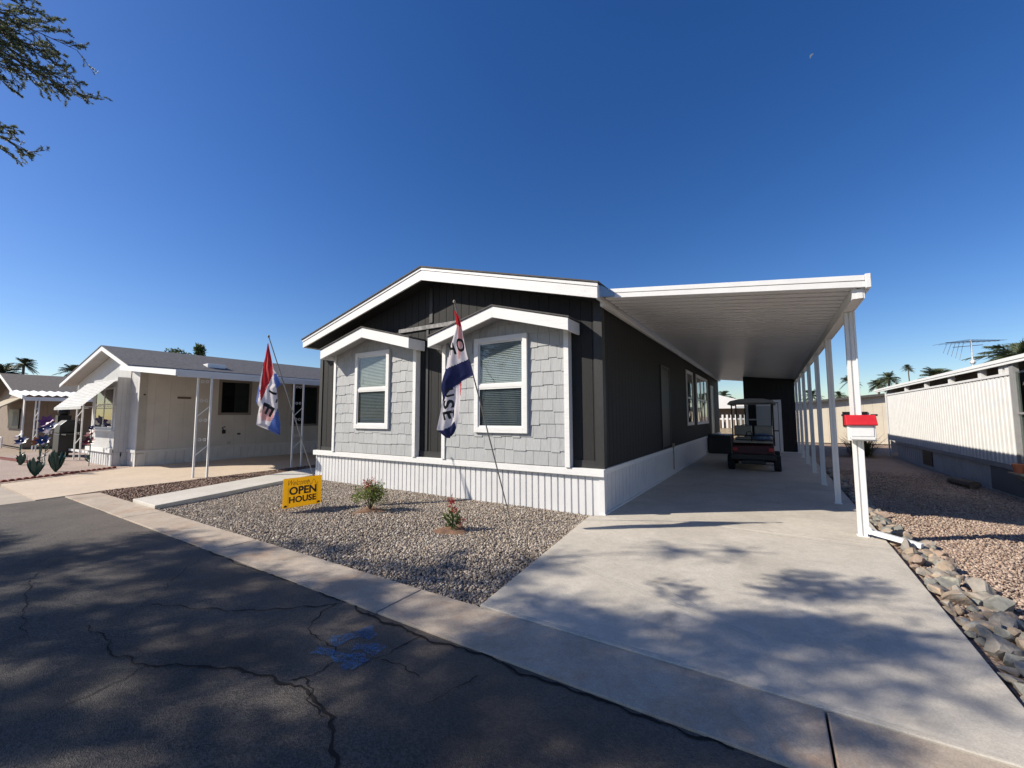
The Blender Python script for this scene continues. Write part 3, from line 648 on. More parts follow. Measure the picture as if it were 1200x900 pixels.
# side openings, plane x = XR, facing +X
def win_side(y0, y1, z0, z1, lights, zr, name='window'):
    t = 0.11; X0 = XR-0.01; Xo = XR+0.03; mb = MB()
    mb.box(X0, Xo, y0, y0+t, z0, z1); mb.box(X0, Xo, y1-t, y1, z0, z1); mb.box(X0, Xo, y0+t, y1-t, z1-t, z1); mb.box(X0, Xo, y0+t, y1-t, z0, z0+t)
    n = lights; wd = (y1-y0-2*t)/n
    for i in range(1, n): mb.box(X0, Xo-0.005, y0+t+i*wd-0.05, y0+t+i*wd+0.05, z0+t, z1-t)
    fr = mb.build(name, 'white_wood', home)
    mb = MB()
    for i in range(n):
        a = y0+t+i*wd+(0.05 if i else 0); b = y0+t+(i+1)*wd-(0.05 if i < n-1 else 0); mb.box(X0+0.001, XR+0.018, a, b, zr-0.03, zr+0.03)
    mb.build('sash', 'alum', fr)
    MB().box(XR+0.004, XR+0.008, y0+t, y1-t, z0+t, z1-t).build('pane', 'glass', fr)
    MB().box(XR-0.004, XR+0.0005, y0+t, y1-t, z0+t, z1-t).build('dark_room', 'interior', fr)
win_side(14.62, 15.95, 1.27, 3.13, 1, 2.2); win_side(16.75, 20.0, 1.26, 3.16, 3, 2.2)
mb = MB(); mb.box(XR+0.001, XR+0.02, 10.85, 11.80, 0.80, 2.84); dr = mb.build('utility_door', 'dark_trim', home, bevel=0.004)
mb = MB(); mb.box(XR-0.002, XR+0.032, 10.80, 10.85, 0.76, 2.88); mb.box(XR-0.002, XR+0.032, 11.80, 11.85, 0.76, 2.88); mb.box(XR-0.002, XR+0.034, 10.85, 11.80, 2.84, 2.90)
mb.build('door_frame', 'dark_trim', dr)
mb = MB(); mb.box(XR-0.002, XR+0.03, 21.05, 21.17, 0.76, 3.0); mb.box(XR-0.002, XR+0.03, 22.0, 22.12, 0.76, 3.0); mb.box(XR-0.002, XR+0.03, 21.17, 22.0, 2.88, 3.0)
mb.build('side_door', 'white_wood', home)
mb = MB(); mb.box(XR-0.002, XR+0.012, 21.17, 22.0, 0.76, 2.88); mb.build('door_panel', 'white', home.children[-1])
mb = MB(); mb.tube([(XR+0.05, 11.98, 0.82), (XR+0.05, 11.98, 0.14)], 0.018, 8); mb.box(XR+0.03, XR+0.075, 11.93, 12.03, 0.74, 0.84); mb.build('drain_pipe', 'tan', home, smooth=False)
# ------------------------------------------------------------------ carport
CPF, CPB = 6.30, 24.4
def cz(x): return 3.50 + (3.13-3.50)*(x+2.2)/(1.02+2.2)      # underside
cp = thing('carport', (0.97, 7.14, 0), 'long white flat carport roof on a row of white posts beside the dark home', 'carport')
mb = MB(); y = CPF+0.055; P_ = 0.222; x0_, x1_ = -2.19, 0.985
prof = []
while y < CPB:
    prof += [(y, 0), (y+0.150, 0), (y+0.152, 0.085), (y+0.218, 0.085), (y+0.22, 0.0)]; y += P_
prof.append((y, 0))
for i in range(len(prof)-1):
    (ya, a), (yb_, b) = prof[i], prof[i+1]
    mb.quad((x0_, ya, cz(x0_)+a), (x0_, yb_, cz(x0_)+b), (x1_, yb_, cz(x1_)+b), (x1_, ya, cz(x1_)+a))
mb.quad((x0_, CPF+0.055, cz(x0_)+0.10), (x1_, CPF+0.055, cz(x1_)+0.10), (x1_, CPB, cz(x1_)+0.10), (x0_, CPB, cz(x0_)+0.10))
mb.build('roof_pan', 'pan', cp)
mb = MB()
for d0, d1, yo in ((-0.01, 0.062, 0.0), (0.070, 0.135, -0.006)):
    mb.prism([(x0_+0.02, cz(x0_)+d0), (1.02, cz(1.02)+d0), (1.02, cz(1.02)+d1), (x0_+0.02, cz(x0_)+d1)], 'y', CPF+yo, CPF+0.05)
mb.prism([(x0_+0.02, cz(x0_)+0.062), (1.02, cz(1.02)+0.062), (1.02, cz(1.02)+0.070), (x0_+0.02, cz(x0_)+0.070)], 'y', CPF+0.014, CPF+0.05)
mb.build('front_fascia', 'white', cp, bevel=0.003)
mb = MB(); mb.box(1.022, 1.075, CPF-0.012, CPB, cz(1.04)-0.02, cz(1.04)+0.15); mb.build('gutter', 'white', cp, bevel=0.006)
mb = MB(); mb.box(0.90, 0.945, CPF+0.06, CPB, cz(0.95)-0.135, cz(0.95)-0.004); mb.box(1.0, 1.018, CPF+0.06, CPB, cz(0.95)-0.14, cz(0.95)-0.02); mb.box(0.945, 1.0, CPF+0.06, CPB, cz(0.95)-0.135, cz(0.95)-0.122)
mb.box(0.945, 1.0, CPF+0.055, CPF+0.062, cz(0.95)-0.135, cz(0.95)-0.02); mb.build('beam', 'alum', cp)
mb = MB(); mb.box(XR+0.05, XR+0.10, CPF+0.10, CPB, 3.395, 3.47); mb.build('wall_channel', 'alum', cp)
mb = MB()   # metal flashing between house roof and carport
mb.add([(-2.235, 6.22, 3.70), (-2.235, 6.22, 3.50), (-2.02, CPF-0.01, 3.49), (-2.02, CPF-0.01, 3.55), (-2.235, 8.0, 3.70), (-2.02, 8.0, 3.62)], [(0, 1, 2, 3), (0, 3, 5, 4)])
mb.build('flashing', 'chrome', cp)
def post_mb(y, x=0.955, zt=None):
    zt = cz(0.95)-0.137 if zt is None else zt; a = 0.044; g = 0.009; mb = MB()
    prof = [(-a, -a), (-g, -a), (-g, -a+0.014), (g, -a+0.014), (g, -a), (a, -a), (a, -g), (a-0.014, -g), (a-0.014, g), (a, g), (a, a), (g, a), (g, a-0.014), (-g, a-0.014), (-g, a), (-a, a), (-a, g), (-a+0.014, g), (-a+0.014, -g), (-a, -g)]
    mb.prism([(x+p, y+q) for p, q in prof], 'z', 0.014, zt); mb.box(x-0.06, x+0.06, y-0.06, y+0.06, 0.012, 0.02); return mb
for k in range(8): post_mb(7.16+2.36*k).build('post', 'alum', cp)
mb = MB(); mb.beam((1.01, 7.12, 0.09), (1.46, 6.87, 0.035), 0.075, 0.055); mb.beam((1.008, 7.10, 0.14), (1.03, 7.10, 0.06), 0.07, 0.05); mb.build('downspout_elbow', 'white', cp, bevel=0.004)
mb = MB(); mb.box(1.0, 1.02, 7.09, 7.16, 0.12, cz(1.02)-0.03); mb.build('downspout', 'white', cp, bevel=0.004)
# mailbox on the first post
mbx = thing('mailbox', (0.97, 7.0, 1.25), 'white mailbox with a red hinged lid fixed to the nearest carport post', 'mailbox')
MB().box(0.855, 1.125, 6.93, 7.105, 1.265, 1.47).build('box', 'white', mbx, bevel=0.005)
MB().box(0.875, 1.105, 6.9235, 6.929, 1.325, 1.455).build('door_panel', 'white_wood', mbx, bevel=0.002)
for x_ in (0.865, 1.115): MB().tube([(x_, 6.926, 1.30), (x_, 6.932, 1.30)], 0.005, 8).build('screw', 'chrome', mbx)
MB().prism([(6.905, 1.462), (6.885, 1.475), (6.985, 1.60), (7.108, 1.60), (7.108, 1.462)], 'x', 0.83, 1.142).build('lid', 'red', mbx, bevel=0.006)
mb = MB(); mb.box(0.87, 1.11, 6.90, 6.928, 1.285, 1.298); mb.box(0.87, 1.11, 6.90, 6.906, 1.298, 1.315); mb.build('paper_tray', 'alum', mbx)
boxes('bracket', 'black', mbx, (0.80, 0.86, 7.04, 7.05, 1.585, 1.61), (1.10, 1.17, 7.04, 7.05, 1.585, 1.61))
# ------------------------------------------------------------------ shed closing the carport
sh = thing('storage_shed', (-0.03, 21.3, 0), 'dark charcoal storage shed with white doorway at the back of the carport', 'shed')
SL, SR_, SY = -1.01, 0.90, 21.3
mb = MB(); mb.panel((SL, SY), (SR_, SY), 0.0, lambda t: cz(SL+t)-0.015, 0.203, 0.012, 0.006)
mb.panel((SR_, SY), (SR_, 24.2), 0.0, cz(SR_)-0.015); mb.panel((SR_, 24.2), (SL, 24.2), 0.0, cz(SR_)-0.015); mb.panel((SL, 24.2), (SL, SY), 0.0, cz(SL)-0.015)
mb.build('wall', 'dark', sh)
mb = MB(); mb.box(SL+0.05, SL+0.15, SY-0.03, SY-0.001, 0.012, 2.16); mb.box(0.28, 0.39, SY-0.03, SY-0.001, 0.012, 2.16); mb.box(SL+0.05, 0.39, SY-0.031, SY-0.001, 2.16, 2.27)
df = mb.build('door_frame', 'white', sh)
mb = MB(); mb.box(SL+0.152, 0.278, SY-0.012, SY-0.002, 0.02, 2.158); mb.build('doorway', 'interior', df)
mb = MB(); mb.box(-0.55, 0.26, SY-0.028, SY-0.013, 0.95, 2.12); mb.box(-0.55, 0.26, SY-0.028, SY-0.013, 0.05, 0.9); mb.box(-0.84, -0.552, SY-0.026, SY-0.013, 1.38, 1.44); mb.build('door_leaf', 'white', df)
mb = MB(); mb.box(SL-0.02, SR_+0.05, SY-0.05, SY-0.02, 0.0, 0.04); mb.build('sill', 'white', sh)
# entry steps against the wall
st = thing('entry_steps', (-1.75, 20.2, 0), 'black carpeted entry landing against the home, left of the golf cart', 'steps')
mb = MB(); mb.box(-2.30, -1.45, 19.3, 20.9, 0.012, 0.78); mb.build('landing', 'black', st, bevel=0.01)
mb = MB(); mb.box(-2.30, -1.45, 20.901, 21.2, 0.012, 0.5); mb.box(-2.30, -1.45, 21.201, 21.5, 0.012, 0.25); mb.build('step', 'black', st, bevel=0.01)
# ------------------------------------------------------------------ golf cart, seen from behind
gc = thing('golf_cart', (-0.48, 14.8, 0), 'dark red golf cart with beige seats and a canopy parked under the carport', 'golf cart')
gx, gy = -0.48, 13.6
mb = MB()
pf = [(gy+0.12, 0.36), (gy+0.06, 0.52), (gy+0.10, 0.74), (gy+0.6, 0.80), (gy+1.0, 0.78), (gy+1.02, 0.34), (gy+1.9, 0.32), (gy+2.05, 0.86), (gy+2.45, 0.80), (gy+2.62, 0.42), (gy+2.5, 0.26), (gy+0.25, 0.26)]
mb.prism(pf, 'x', gx-0.52, gx+0.52); mb.build('body', 'cart_red', gc, bevel=0.03)
mb = MB(); mb.box(gx-0.56, gx+0.56, gy-0.02, gy+0.14, 0.34, 0.50); mb.box(gx-0.30, gx+0.30, gy+0.02, gy+0.3, 0.22, 0.34); mb.build('rear_bumper', 'black', gc, bevel=0.02)
for sx_ in (-1, 1):
    for yy in (gy+0.42, gy+2.15):
        t = MB(); n = 24; x0 = gx+sx_*0.58-0.09
        t.tube([(x0, yy, 0.23), (x0+0.02, yy, 0.23), (x0+0.16, yy, 0.23), (x0+0.18, yy, 0.23)], [0.20, 0.23, 0.23, 0.20], n)
        wh = t.build('wheel', 'rubber', gc, smooth=False)
        t = MB(); xo = x0+0.181 if sx_ > 0 else x0-0.012; t.tube([(xo, yy, 0.23), (xo+0.011, yy, 0.23)], 0.12, 16); t.build('hubcap', 'alum', wh)
for sx_ in (-1, 1):
    mb = MB(); xx = gx+sx_*0.27
    mb.prism([(gy+0.92, 1.00), (gy+0.98, 1.27), (gy+1.06, 1.30), (gy+1.10, 1.26), (gy+1.05, 0.98)], 'x', xx-0.24, xx+0.24); mb.build('seat_back', 'beige_vinyl', gc, bevel=0.045)
mb = MB(); mb.box(gx-0.50, gx+0.50, gy+1.0, gy+1.5, 0.80, 0.93); mb.build('seat', 'beige_vinyl', gc, bevel=0.04)
mb = MB(); mb.box(gx-0.50, gx+0.50, gy+0.12, gy+0.62, 0.805, 0.86); mb.build('rear_seat', 'beige_vinyl', gc, bevel=0.02)
mb = MB()
mb.tube([(gx-0.5, gy+0.16, 0.78), (gx-0.5, gy+0.14, 1.02), (gx+0.5, gy+0.14, 1.02), (gx+0.5, gy+0.16, 0.78)], 0.018, 8)
mb.tube([(gx-0.02, gy+0.15, 0.55), (gx-0.02, gy+0.14, 1.02)], 0.016, 8); mb.tube([(gx-0.5, gy+0.16, 0.9), (gx+0.5, gy+0.16, 0.9)], 0.012, 8)
mb.tube([(gx-0.16, gy+0.14, 1.03), (gx-0.13, gy+0.14, 1.12), (gx-0.04, gy+0.14, 1.14), (gx+0.0, gy+0.14, 1.03)], 0.012, 8)
mb.build('grab_rail', 'black', gc)
for a, b in (((gx-0.53, gy+0.75, 0.7), (gx-0.53, gy+0.55, 1.94)), ((gx+0.53, gy+0.75, 0.7), (gx+0.53, gy+0.55, 1.94)), ((gx-0.48, gy+2.2, 0.8), (gx-0.5, gy+1.9, 1.94)), ((gx+0.48, gy+2.2, 0.8), (gx+0.5, gy+1.9, 1.94))):
    MB().tube([a, b], 0.02, 8).build('roof_strut', 'black', gc)
mb = MB()
mb.prism([(gx-0.58, 1.90), (gx-0.62, 1.93), (gx-0.54, 2.02), (gx-0.3, 2.075), (gx, 2.09), (gx+0.3, 2.075), (gx+0.54, 2.02), (gx+0.62, 1.93), (gx+0.58, 1.90), (gx+0.5, 1.95), (gx-0.5, 1.95)], 'y', gy+0.12, gy+2.15)
mb.build('canopy', mat('grey_canopy', (0.26, 0.25, 0.23), 0.5), gc, bevel=0.02)
mb = MB(); mb.quad((gx-0.46, gy+2.22, 0.86), (gx+0.46, gy+2.22, 0.86), (gx+0.48, gy+1.92, 1.9), (gx-0.48, gy+1.92, 1.9)); mb.build('windshield', 'screen', gc)
mb = MB(); mb.tube([(gx-0.27+0.17*math.cos(a/12*6.283), gy+1.72+0.05*math.sin(a/12*6.283), 1.14+0.16*math.sin(a/12*6.283)) for a in range(13)], 0.013, 6, cap=False); mb.tube([(gx-0.27, gy+1.74, 1.12), (gx-0.27, gy+2.0, 0.75)], 0.02, 6); mb.build('steering_wheel', 'black', gc)
for sx_ in (-1, 1):
    mb = MB(); mb.box(gx+sx_*0.44-0.06, gx+sx_*0.44+0.06, gy+0.02, gy+0.06, 0.58, 0.68); mb.build('tail_light', 'red', gc, bevel=0.01)
mb = MB(); vs = []
mb.ball((gx+0.24, gy+0.36, 0.97), 0.2, 1.25, 0.6, 0.55, 14, 8); tag(mb.build('bag', 'bag', smooth=True), 'pale blue bag lying on the rear seat of the golf cart', 'bag')
# ------------------------------------------------------------------ flags
def lerp_row(rows, y):
    for (y0, a0, b0), (y1, a1, b1) in zip(rows[:-1], rows[1:]):
        if y0 <= y <= y1:
            t = (y-y0)/(y1-y0); return a0+(a1-a0)*t, b0+(b1-b0)*t
def pip(u, v, poly): return in_poly(u, v, poly)
def text_mesh(s, bold=0.0, size=1.0, shear=0.0, res=3):
    cu = bpy.data.curves.new('t', 'FONT'); cu.body = s; cu.size = size; cu.offset = bold; cu.shear = shear; cu.resolution_u = res; cu.fill_mode = 'BOTH'
    ob = bpy.data.objects.new('t', cu); COL.objects.link(ob); bpy.context.view_layer.update()
    dg = bpy.context.evaluated_depsgraph_get(); me = bpy.data.meshes.new_from_object(ob.evaluated_get(dg))
    bm = bmesh.new(); bm.from_mesh(me); bmesh.ops.triangulate(bm, faces=bm.faces)
    V = [(v.co.x, v.co.y) for v in bm.verts]; F = [tuple(v.index for v in f.verts) for f in bm.faces]
    bm.free(); bpy.data.objects.remove(ob); bpy.data.curves.remove(cu)
    x0 = min(v[0] for v in V); x1 = max(v[0] for v in V); y0 = min(v[1] for v in V); y1 = max(v[1] for v in V)
    return [((x-x0)/(x1-x0), (y-y0)/(y1-y0)) for x, y in V], F
def flag(base, tip, label, e, sc, off, rows, regions, letters, seed, tilt=0.0):
    """cloth hanging from the upper pole; outline rows are traced on the cloth's own plane"""
    B, T = Vector(base), Vector(tip); th = thing('feather_flag' if False else 'flag', base, label, 'flag')
    mb = MB(); d = (T-B)
    mb.tube([B-d*0.01, B+d*0.18, B+d*0.99, T], [0.008, 0.010, 0.010, 0.010], 8); pl = mb.build('pole', 'pole', th)
    MB().ball(T+d.normalized()*0.015, 0.022, 1, 1, 1.3, 10, 6).build('finial', 'tan', pl, smooth=True)
    nrm = d.cross(Vector(e)).normalized()
    if nrm.dot(CAM-T) < 0: nrm = -nrm
    Q = B
    def px(u, v): return (off[0]+u/sc, off[1]+v/sc)
    rr = random.Random(seed); ph = [rr.uniform(0, 6.28) for _ in range(4)]
    def fold(u, v):
        lo, hi = lerp_row(rows, min(max(v, rows[0][0]), rows[-1][0])); s = (u-lo)/max(hi-lo, 1e-3); k = min(1, (v-rows[0][0])/(0.35*(rows[-1][0]-rows[0][0])))
        return 0.035*k*math.sin(s*7.0+ph[0]+v*0.004)+0.018*k*math.sin(s*15+ph[1]-v*0.006)+0.015*k*math.sin(v*0.02+ph[2]+s*3)
    def P(u, v, o=0.0):
        x, y = px(u, v); return on_plane(x, y, Q, nrm)+nrm*(fold(u, v)*0.9+0.02+o)
    names = ['f_white', 'f_red', 'f_navy', 'f_blue', 'f_pink']
    mb = MB(); nv, nu = 130, 36; vs = []
    for j in range(nv+1):
        v = rows[0][0]+(rows[-1][0]-rows[0][0])*j/nv; lo, hi = lerp_row(rows, v)
        for i in range(nu+1): vs.append(P(lo+(hi-lo)*i/nu, v))
    fs = []; ks = []
    for j in range(nv):
        for i in range(nu):
            v = rows[0][0]+(rows[-1][0]-rows[0][0])*(j+0.5)/nv; lo, hi = lerp_row(rows, v); u = lo+(hi-lo)*(i+0.5)/nu
            k = 0
            for kk, poly in regions:
                if pip(u, v, poly): k = kk
            fs.append((j*(nu+1)+i, j*(nu+1)+i+1, (j+1)*(nu+1)+i+1, (j+1)*(nu+1)+i)); ks.append(k)
    mb.v = [tuple(v) for v in vs]; mb.f = fs; mb.m = ks
    cl = mb.build('cloth', names, th, smooth=True)
    mb = MB()
    for ch, o, ax_, ay_ in letters:
        V, F = text_mesh(ch, bold=0.03)
        bmx = bmesh.new(); vv = [bmx.verts.new((a, b, 0)) for a, b in V]
        for f in F:
            try: bmx.faces.new([vv[i] for i in f])
            except ValueError: pass
        bmesh.ops.subdivide_edges(bmx, edges=bmx.edges, cuts=3, use_grid_fill=True); bmx.verts.index_update()
        pts = []
        for q in bmx.verts:
            u = o[0]+ax_[0]*q.co.x+ay_[0]*q.co.y; v = o[1]+ax_[1]*q.co.x+ay_[1]*q.co.y; pts.append(P(u, v, 0.006))
        MB().add(pts, [tuple(q.index for q in f.verts) for f in bmx.faces]).build('letter', 'ink', th); bmx.free()
    return th
# near flag, red white and navy, letters OP... and ...USE running down the cloth (outline in a 4.5x crop at 505,350)
rows2 = [(66, 117, 124), (100, 124, 146), (150, 131, 158), (200, 112, 166), (250, 94, 180), (330, 78, 202), (372, 72, 218), (402, 64, 224), (404, 63, 222), (436, 56, 160), (470, 52, 158), (525, 60, 156), (560, 54, 155), (640, 42, 149), (692, 35, 128), (712, 60, 118), (735, 88, 92)]
reg2 = [(1, [(100, 60), (160, 60), (162, 150), (150, 155), (138, 140), (130, 160), (118, 130)]), (4, [(134, 150), (156, 150), (160, 210), (150, 320), (140, 320)]),
        (1, [(143, 430), (175, 430), (160, 520), (148, 505)]),
        (2, [(40, 372), (80, 372), (198, 316), (240, 410), (160, 440), (104, 470), (62, 545), (30, 500)]), (2, [(30, 692), (62, 694), (128, 648), (140, 720), (90, 745), (30, 740)])]
def L_(ch, u0, v0, w, h, sk=0.0): return (ch, (u0, v0), (w, sk*w), (0, 0))
let2 = [('O', (132, 226), (2, 52), (32, -8)), ('P', (92, 240), (8, 46), (30, -16)),
        ('U', (60, 476), (4, 34), (44, -4)), ('S', (58, 532), (3, 46), (56, -2)), ('E', (57, 592), (2, 46), (56, 2))]
let2 = [('O', (138, 284), (34, -4), (-15, -72)), ('H', (96, 298), (36, -4), (-18, -62)), ('U', (70, 482), (5, 42), (34, -12)), ('S', (58, 540), (5, 46), (48, -10)), ('E', (57, 600), (10, 42), (52, -14))]
_x = [('O', (131, 278), (36, 0), (-4, -62)), ('A', (91, 292), (34, -3), (-2, -62)) if False else ('P', (92, 238), (4, 50), (34, -14)),
        ('U', (66, 478), (6, 40), (44, 0)), ('S', (66, 530), (4, 46), (46, 2)), ('E', (62, 588), (2, 50), (52, 6))]
flag((-3.49, 5.51, -0.02), (-3.83, 4.54, 3.25), 'navy, white and red open house flag hanging in front of the right window bay', (-0.34, -0.97, 0), 4.5, (505, 350), rows2, reg2, let2, 3)
rows1 = [(90, 163, 170), (130, 157, 178), (200, 144, 193), (290, 121, 210), (325, 115, 232), (345, 110, 248), (400, 99, 264), (420, 95, 275), (448, 86, 238), (520, 74, 242), (560, 70, 246), (600, 96, 246), (680, 80, 256), (745, 70, 268), (765, 110, 266), (785, 165, 265), (830, 250, 264)]
reg1 = [(1, [(160, 85), (172, 85), (205, 270), (206, 345), (108, 565), (100, 480), (118, 380), (130, 250)]), (3, [(60, 440), (92, 400), (100, 470), (80, 580), (60, 570)]), (3, [(214, 335), (235, 325), (280, 420), (236, 452), (216, 400)]),
        (4, [(112, 720), (100, 650), (112, 600), (215, 640), (205, 715)]), (3, [(160, 790), (246, 610), (280, 740), (275, 840)])]
let1 = [('E', (90, 655), (38, -85), (0, 0))]
let1 = [('E', (122, 574), (92, 58), (0, 0))]
let1 = [('S', (172, 478), (70, 26), (-10, 0)) ]
let1 = [('S', (176, 470), (62, 70), (6, 40)), ('E', (92, 650), (24, -82), (108, 48))]
let1 = [('I', (172, 486), (62, 24), (6, -18)), ('I', (226, 568), (12, 4), (8, -26)), ('E', (136, 572), (-38, 78), (88, 40))]
flag((-6.96, 4.63, -0.02), (-8.37, 4.27, 3.18), 'faded red, white and blue open house flag hanging on a pole behind the yellow sign', (0.45, 0.89, 0), 6.93, (290, 390), rows1, reg1, let1, 9)
# ------------------------------------------------------------------ yellow yard sign
sg = thing('yard_sign', (-7.02, 4.28, 0), 'yellow open house yard sign standing in the gravel', 'sign')
A0 = Vector((-7.075, 3.95, 0)); A1 = Vector((-6.985, 4.60, 0)); sd = (A1-A0); sn = Vector((sd.y, -sd.x, 0)).normalized()
def SP(u, v, o=0.0):
    p = A0+sd*u; w_ = 0.003*math.sin(u*5+v*2); return (p.x+sn.x*(o+w_), p.y+sn.y*(o+w_), 0.045+0.50*v)
mb = MB(); n = 12
g0 = [SP(i/n, j/2, 0.0) for j in range(3) for i in range(n+1)]; g1 = [SP(i/n, j/2, -0.006) for j in range(3) for i in range(n+1)]
F_ = [(j*(n+1)+i, j*(n+1)+i+1, (j+1)*(n+1)+i+1, (j+1)*(n+1)+i) for j in range(2) for i in range(n)]
mb.add(g0, F_); mb.add(g1, [f[::-1] for f in F_])
for ring in ([(i, i+1) for i in range(n)], [(2*(n+1)+i, 2*(n+1)+i+1) for i in range(n)]):
    for a, b in ring: mb.f.append((a, b, b+3*(n+1), a+3*(n+1))); mb.m.append(0)
for a, b in ((0, n+1), (n+1, 2*n+2), (n, 2*n+1), (2*n+1, 3*n+2)): mb.f.append((a, b, b+3*(n+1), a+3*(n+1))); mb.m.append(0)
mb.build('board', 'yellow', sg)
mb = MB()
def sign_text(mb, s, u0, u1, v0, v1, bold=0.03, shear=0.0, o=0.005):
    V, F = text_mesh(s, bold=bold, shear=shear); mb.add([SP(u0+(u1-u0)*a, v0+(v1-v0)*b, o) for a, b in V], F)
sign_text(mb, 'OPEN', 0.15, 0.86, 0.42, 0.70, 0.035); sign_text(mb, 'HOUSE', 0.15, 0.86, 0.15, 0.37, 0.035)
for u in (0.03, 0.89): mb.add([SP(u, 0.03, 0.002), SP(u+0.08, 0.03, 0.002), SP(u+0.08, 0.075, 0.002), SP(u+0.04, 0.11, 0.002), SP(u, 0.075, 0.002)], [(0, 1, 2, 3, 4)])
mb.build('lettering', 'ink', sg)
mb = MB(); sign_text(mb, 'Welcome', 0.12, 0.66, 0.745, 0.93, -0.004, 0.45); mb.tube([SP(0.6+0.3*t/14, 0.80+0.09*math.sin(t*0.9), 0.003) for t in range(15)], 0.003, 4); mb.build('script_lettering', 'ink_brown', sg)
for p in (0.12, 0.88):
    q = A0+sd*p-sn*0.012; MB().tube([(q.x, q.y, -0.08), (q.x, q.y, 0.40)], 0.004, 6).build('wire_stake', 'chrome', sg)
# ------------------------------------------------------------------ left neighbour (white house)
NX, NY = -17.6, 4.95
nb = thing('manufactured_house', (-21, 4.95, 0), 'white panelled home with grey gable roof and corrugated window awning, left of the charcoal home', 'house')
nax, naz, nel, nelz, ner, nerz, nyf = -20.0, 4.13, -25.3, 3.02, -17.15, 3.24, 4.50
def nroof(x): return nelz+(naz-nelz)*(x-nel)/(nax-nel) if x < nax else nerz+(naz-nerz)*(x-ner)/(nax-ner)
NB_ = 22.0
mb = MB()
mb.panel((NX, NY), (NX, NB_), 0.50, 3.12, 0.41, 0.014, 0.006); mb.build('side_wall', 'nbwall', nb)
mb = MB()
mb.panel((-18.42, NY), (NX, NY), 0.50, lambda t: nroof(-18.42+t)-0.12, 0.10, 0.02, 0.01)
mb.panel((-21.0, 4.60), (-18.42, 4.60), 0.50, lambda t: 2.95, 0.10, 0.02, 0.01)
mb.panel((-18.42, 4.60), (-18.42, NY), 0.30, 2.95, 0.12, 0.02, 0.01); mb.panel((-21.0, NY+2.4), (-21.0, 4.60), 0.0, 2.95, 0.12, 0.02, 0.01)
mb.panel((-24.9, 4.93), (-18.42, 4.93), 2.75, lambda t: nroof(-24.9+t)-0.12, 0.10, 0.02, 0.01, breaks=(4.9,))
mb.panel((-24.9, 7.3), (-21.0, 7.3), 0.0, 2.9, 0.2, 0.02, 0.01); mb.panel((-24.9, NB_), (-24.9, 7.3), 0.0, 2.9, 0.2, 0.02, 0.01)
mb.quad((NX, NB_, 0), (-24.9, NB_, 0), (-24.9, NB_, 3), (NX, NB_, 3))
mb.build('front_wall', 'nbwhite', nb)
mb = MB(); mb.box(NX-0.10, NX+0.02, NY-0.02, NY, 0.40, 3.16); mb.build('corner_trim', 'nbwhite', nb)
mb = MB(); mb.box(NX+0.0, NX+0.02, NY+0.002, NY+0.20, 0.40, 3.14); mb.build('side_trim', mat('grey_trim', (0.42, 0.41, 0.38)), nb)
mb = MB()
mb.panel((NX+0.012, NY), (NX+0.012, NB_), 0.0, 0.44, 0.26, 0.05, 0.02); mb.panel((-18.41, NY-0.01), (NX+0.012, NY-0.01), 0.0, 0.44, 0.2, 0.05, 0.02)
mb.panel((-21.0, 4.57), (-18.40, 4.57), 0.0, 0.44, 0.25, 0.08, 0.03); mb.panel((-18.40, 4.57), (-18.40, NY), 0.0, 0.44, 0.2, 0.05, 0.02)
mb.box(NX-0.01, NX+0.035, NY, NB_, 0.44, 0.52); mb.box(-18.44, NX+0.035, NY-0.03, NY-0.001, 0.44, 0.55)
mb.build('skirting', 'nbwhite', nb)
mb = MB(); mb.box(-21.05, -18.36, 4.50, 4.568, 0.44, 0.58); mb.box(-20.9, -18.50, 4.54, 4.599, 1.14, 1.20); mb.build('belt_trim', 'white', nb)
mb = MB()
mb.prism([(nax, naz+0.03), (nel, nelz+0.03), (nel, nelz+0.003), (nax, naz+0.003)], 'y', nyf-0.02, NB_+0.4)
mb.prism([(ner, nerz+0.03), (nax, naz+0.03), (nax, naz+0.003), (ner, nerz+0.003)], 'y', nyf-0.02, NB_+0.4)
mb.build('roof', 'roof', nb)
mb = MB(); mb.prism([(nax, naz), (nel, nelz), (nel, nelz-0.15), (nax, naz-0.16)], 'y', nyf, nyf+0.04); mb.prism([(ner, nerz), (nax, naz), (nax, naz-0.16), (ner, nerz-0.15)], 'y', nyf, nyf+0.04)
mb.box(ner-0.03, ner, nyf+0.041, NB_+0.3, nerz-0.15, nerz); mb.build('fascia', 'white', nb)
mb = MB(); mb.quad((nax, nyf+0.04, naz-0.08), (nel, nyf+0.04, nelz-0.08), (nel, NY-0.001, nelz-0.08), (nax, NY-0.001, naz-0.08)); mb.quad((nax, nyf+0.04, naz-0.08), (ner, nyf+0.04, nerz-0.08), (ner, NY-0.001, nerz-0.08), (nax, NY-0.001, naz-0.08))
mb.quad((ner, NY, nerz-0.10), (NX, NY, nerz-0.10), (NX, NB_, nerz-0.10), (ner, NB_, nerz-0.10))
mb.build('soffit', 'nbwall', nb)
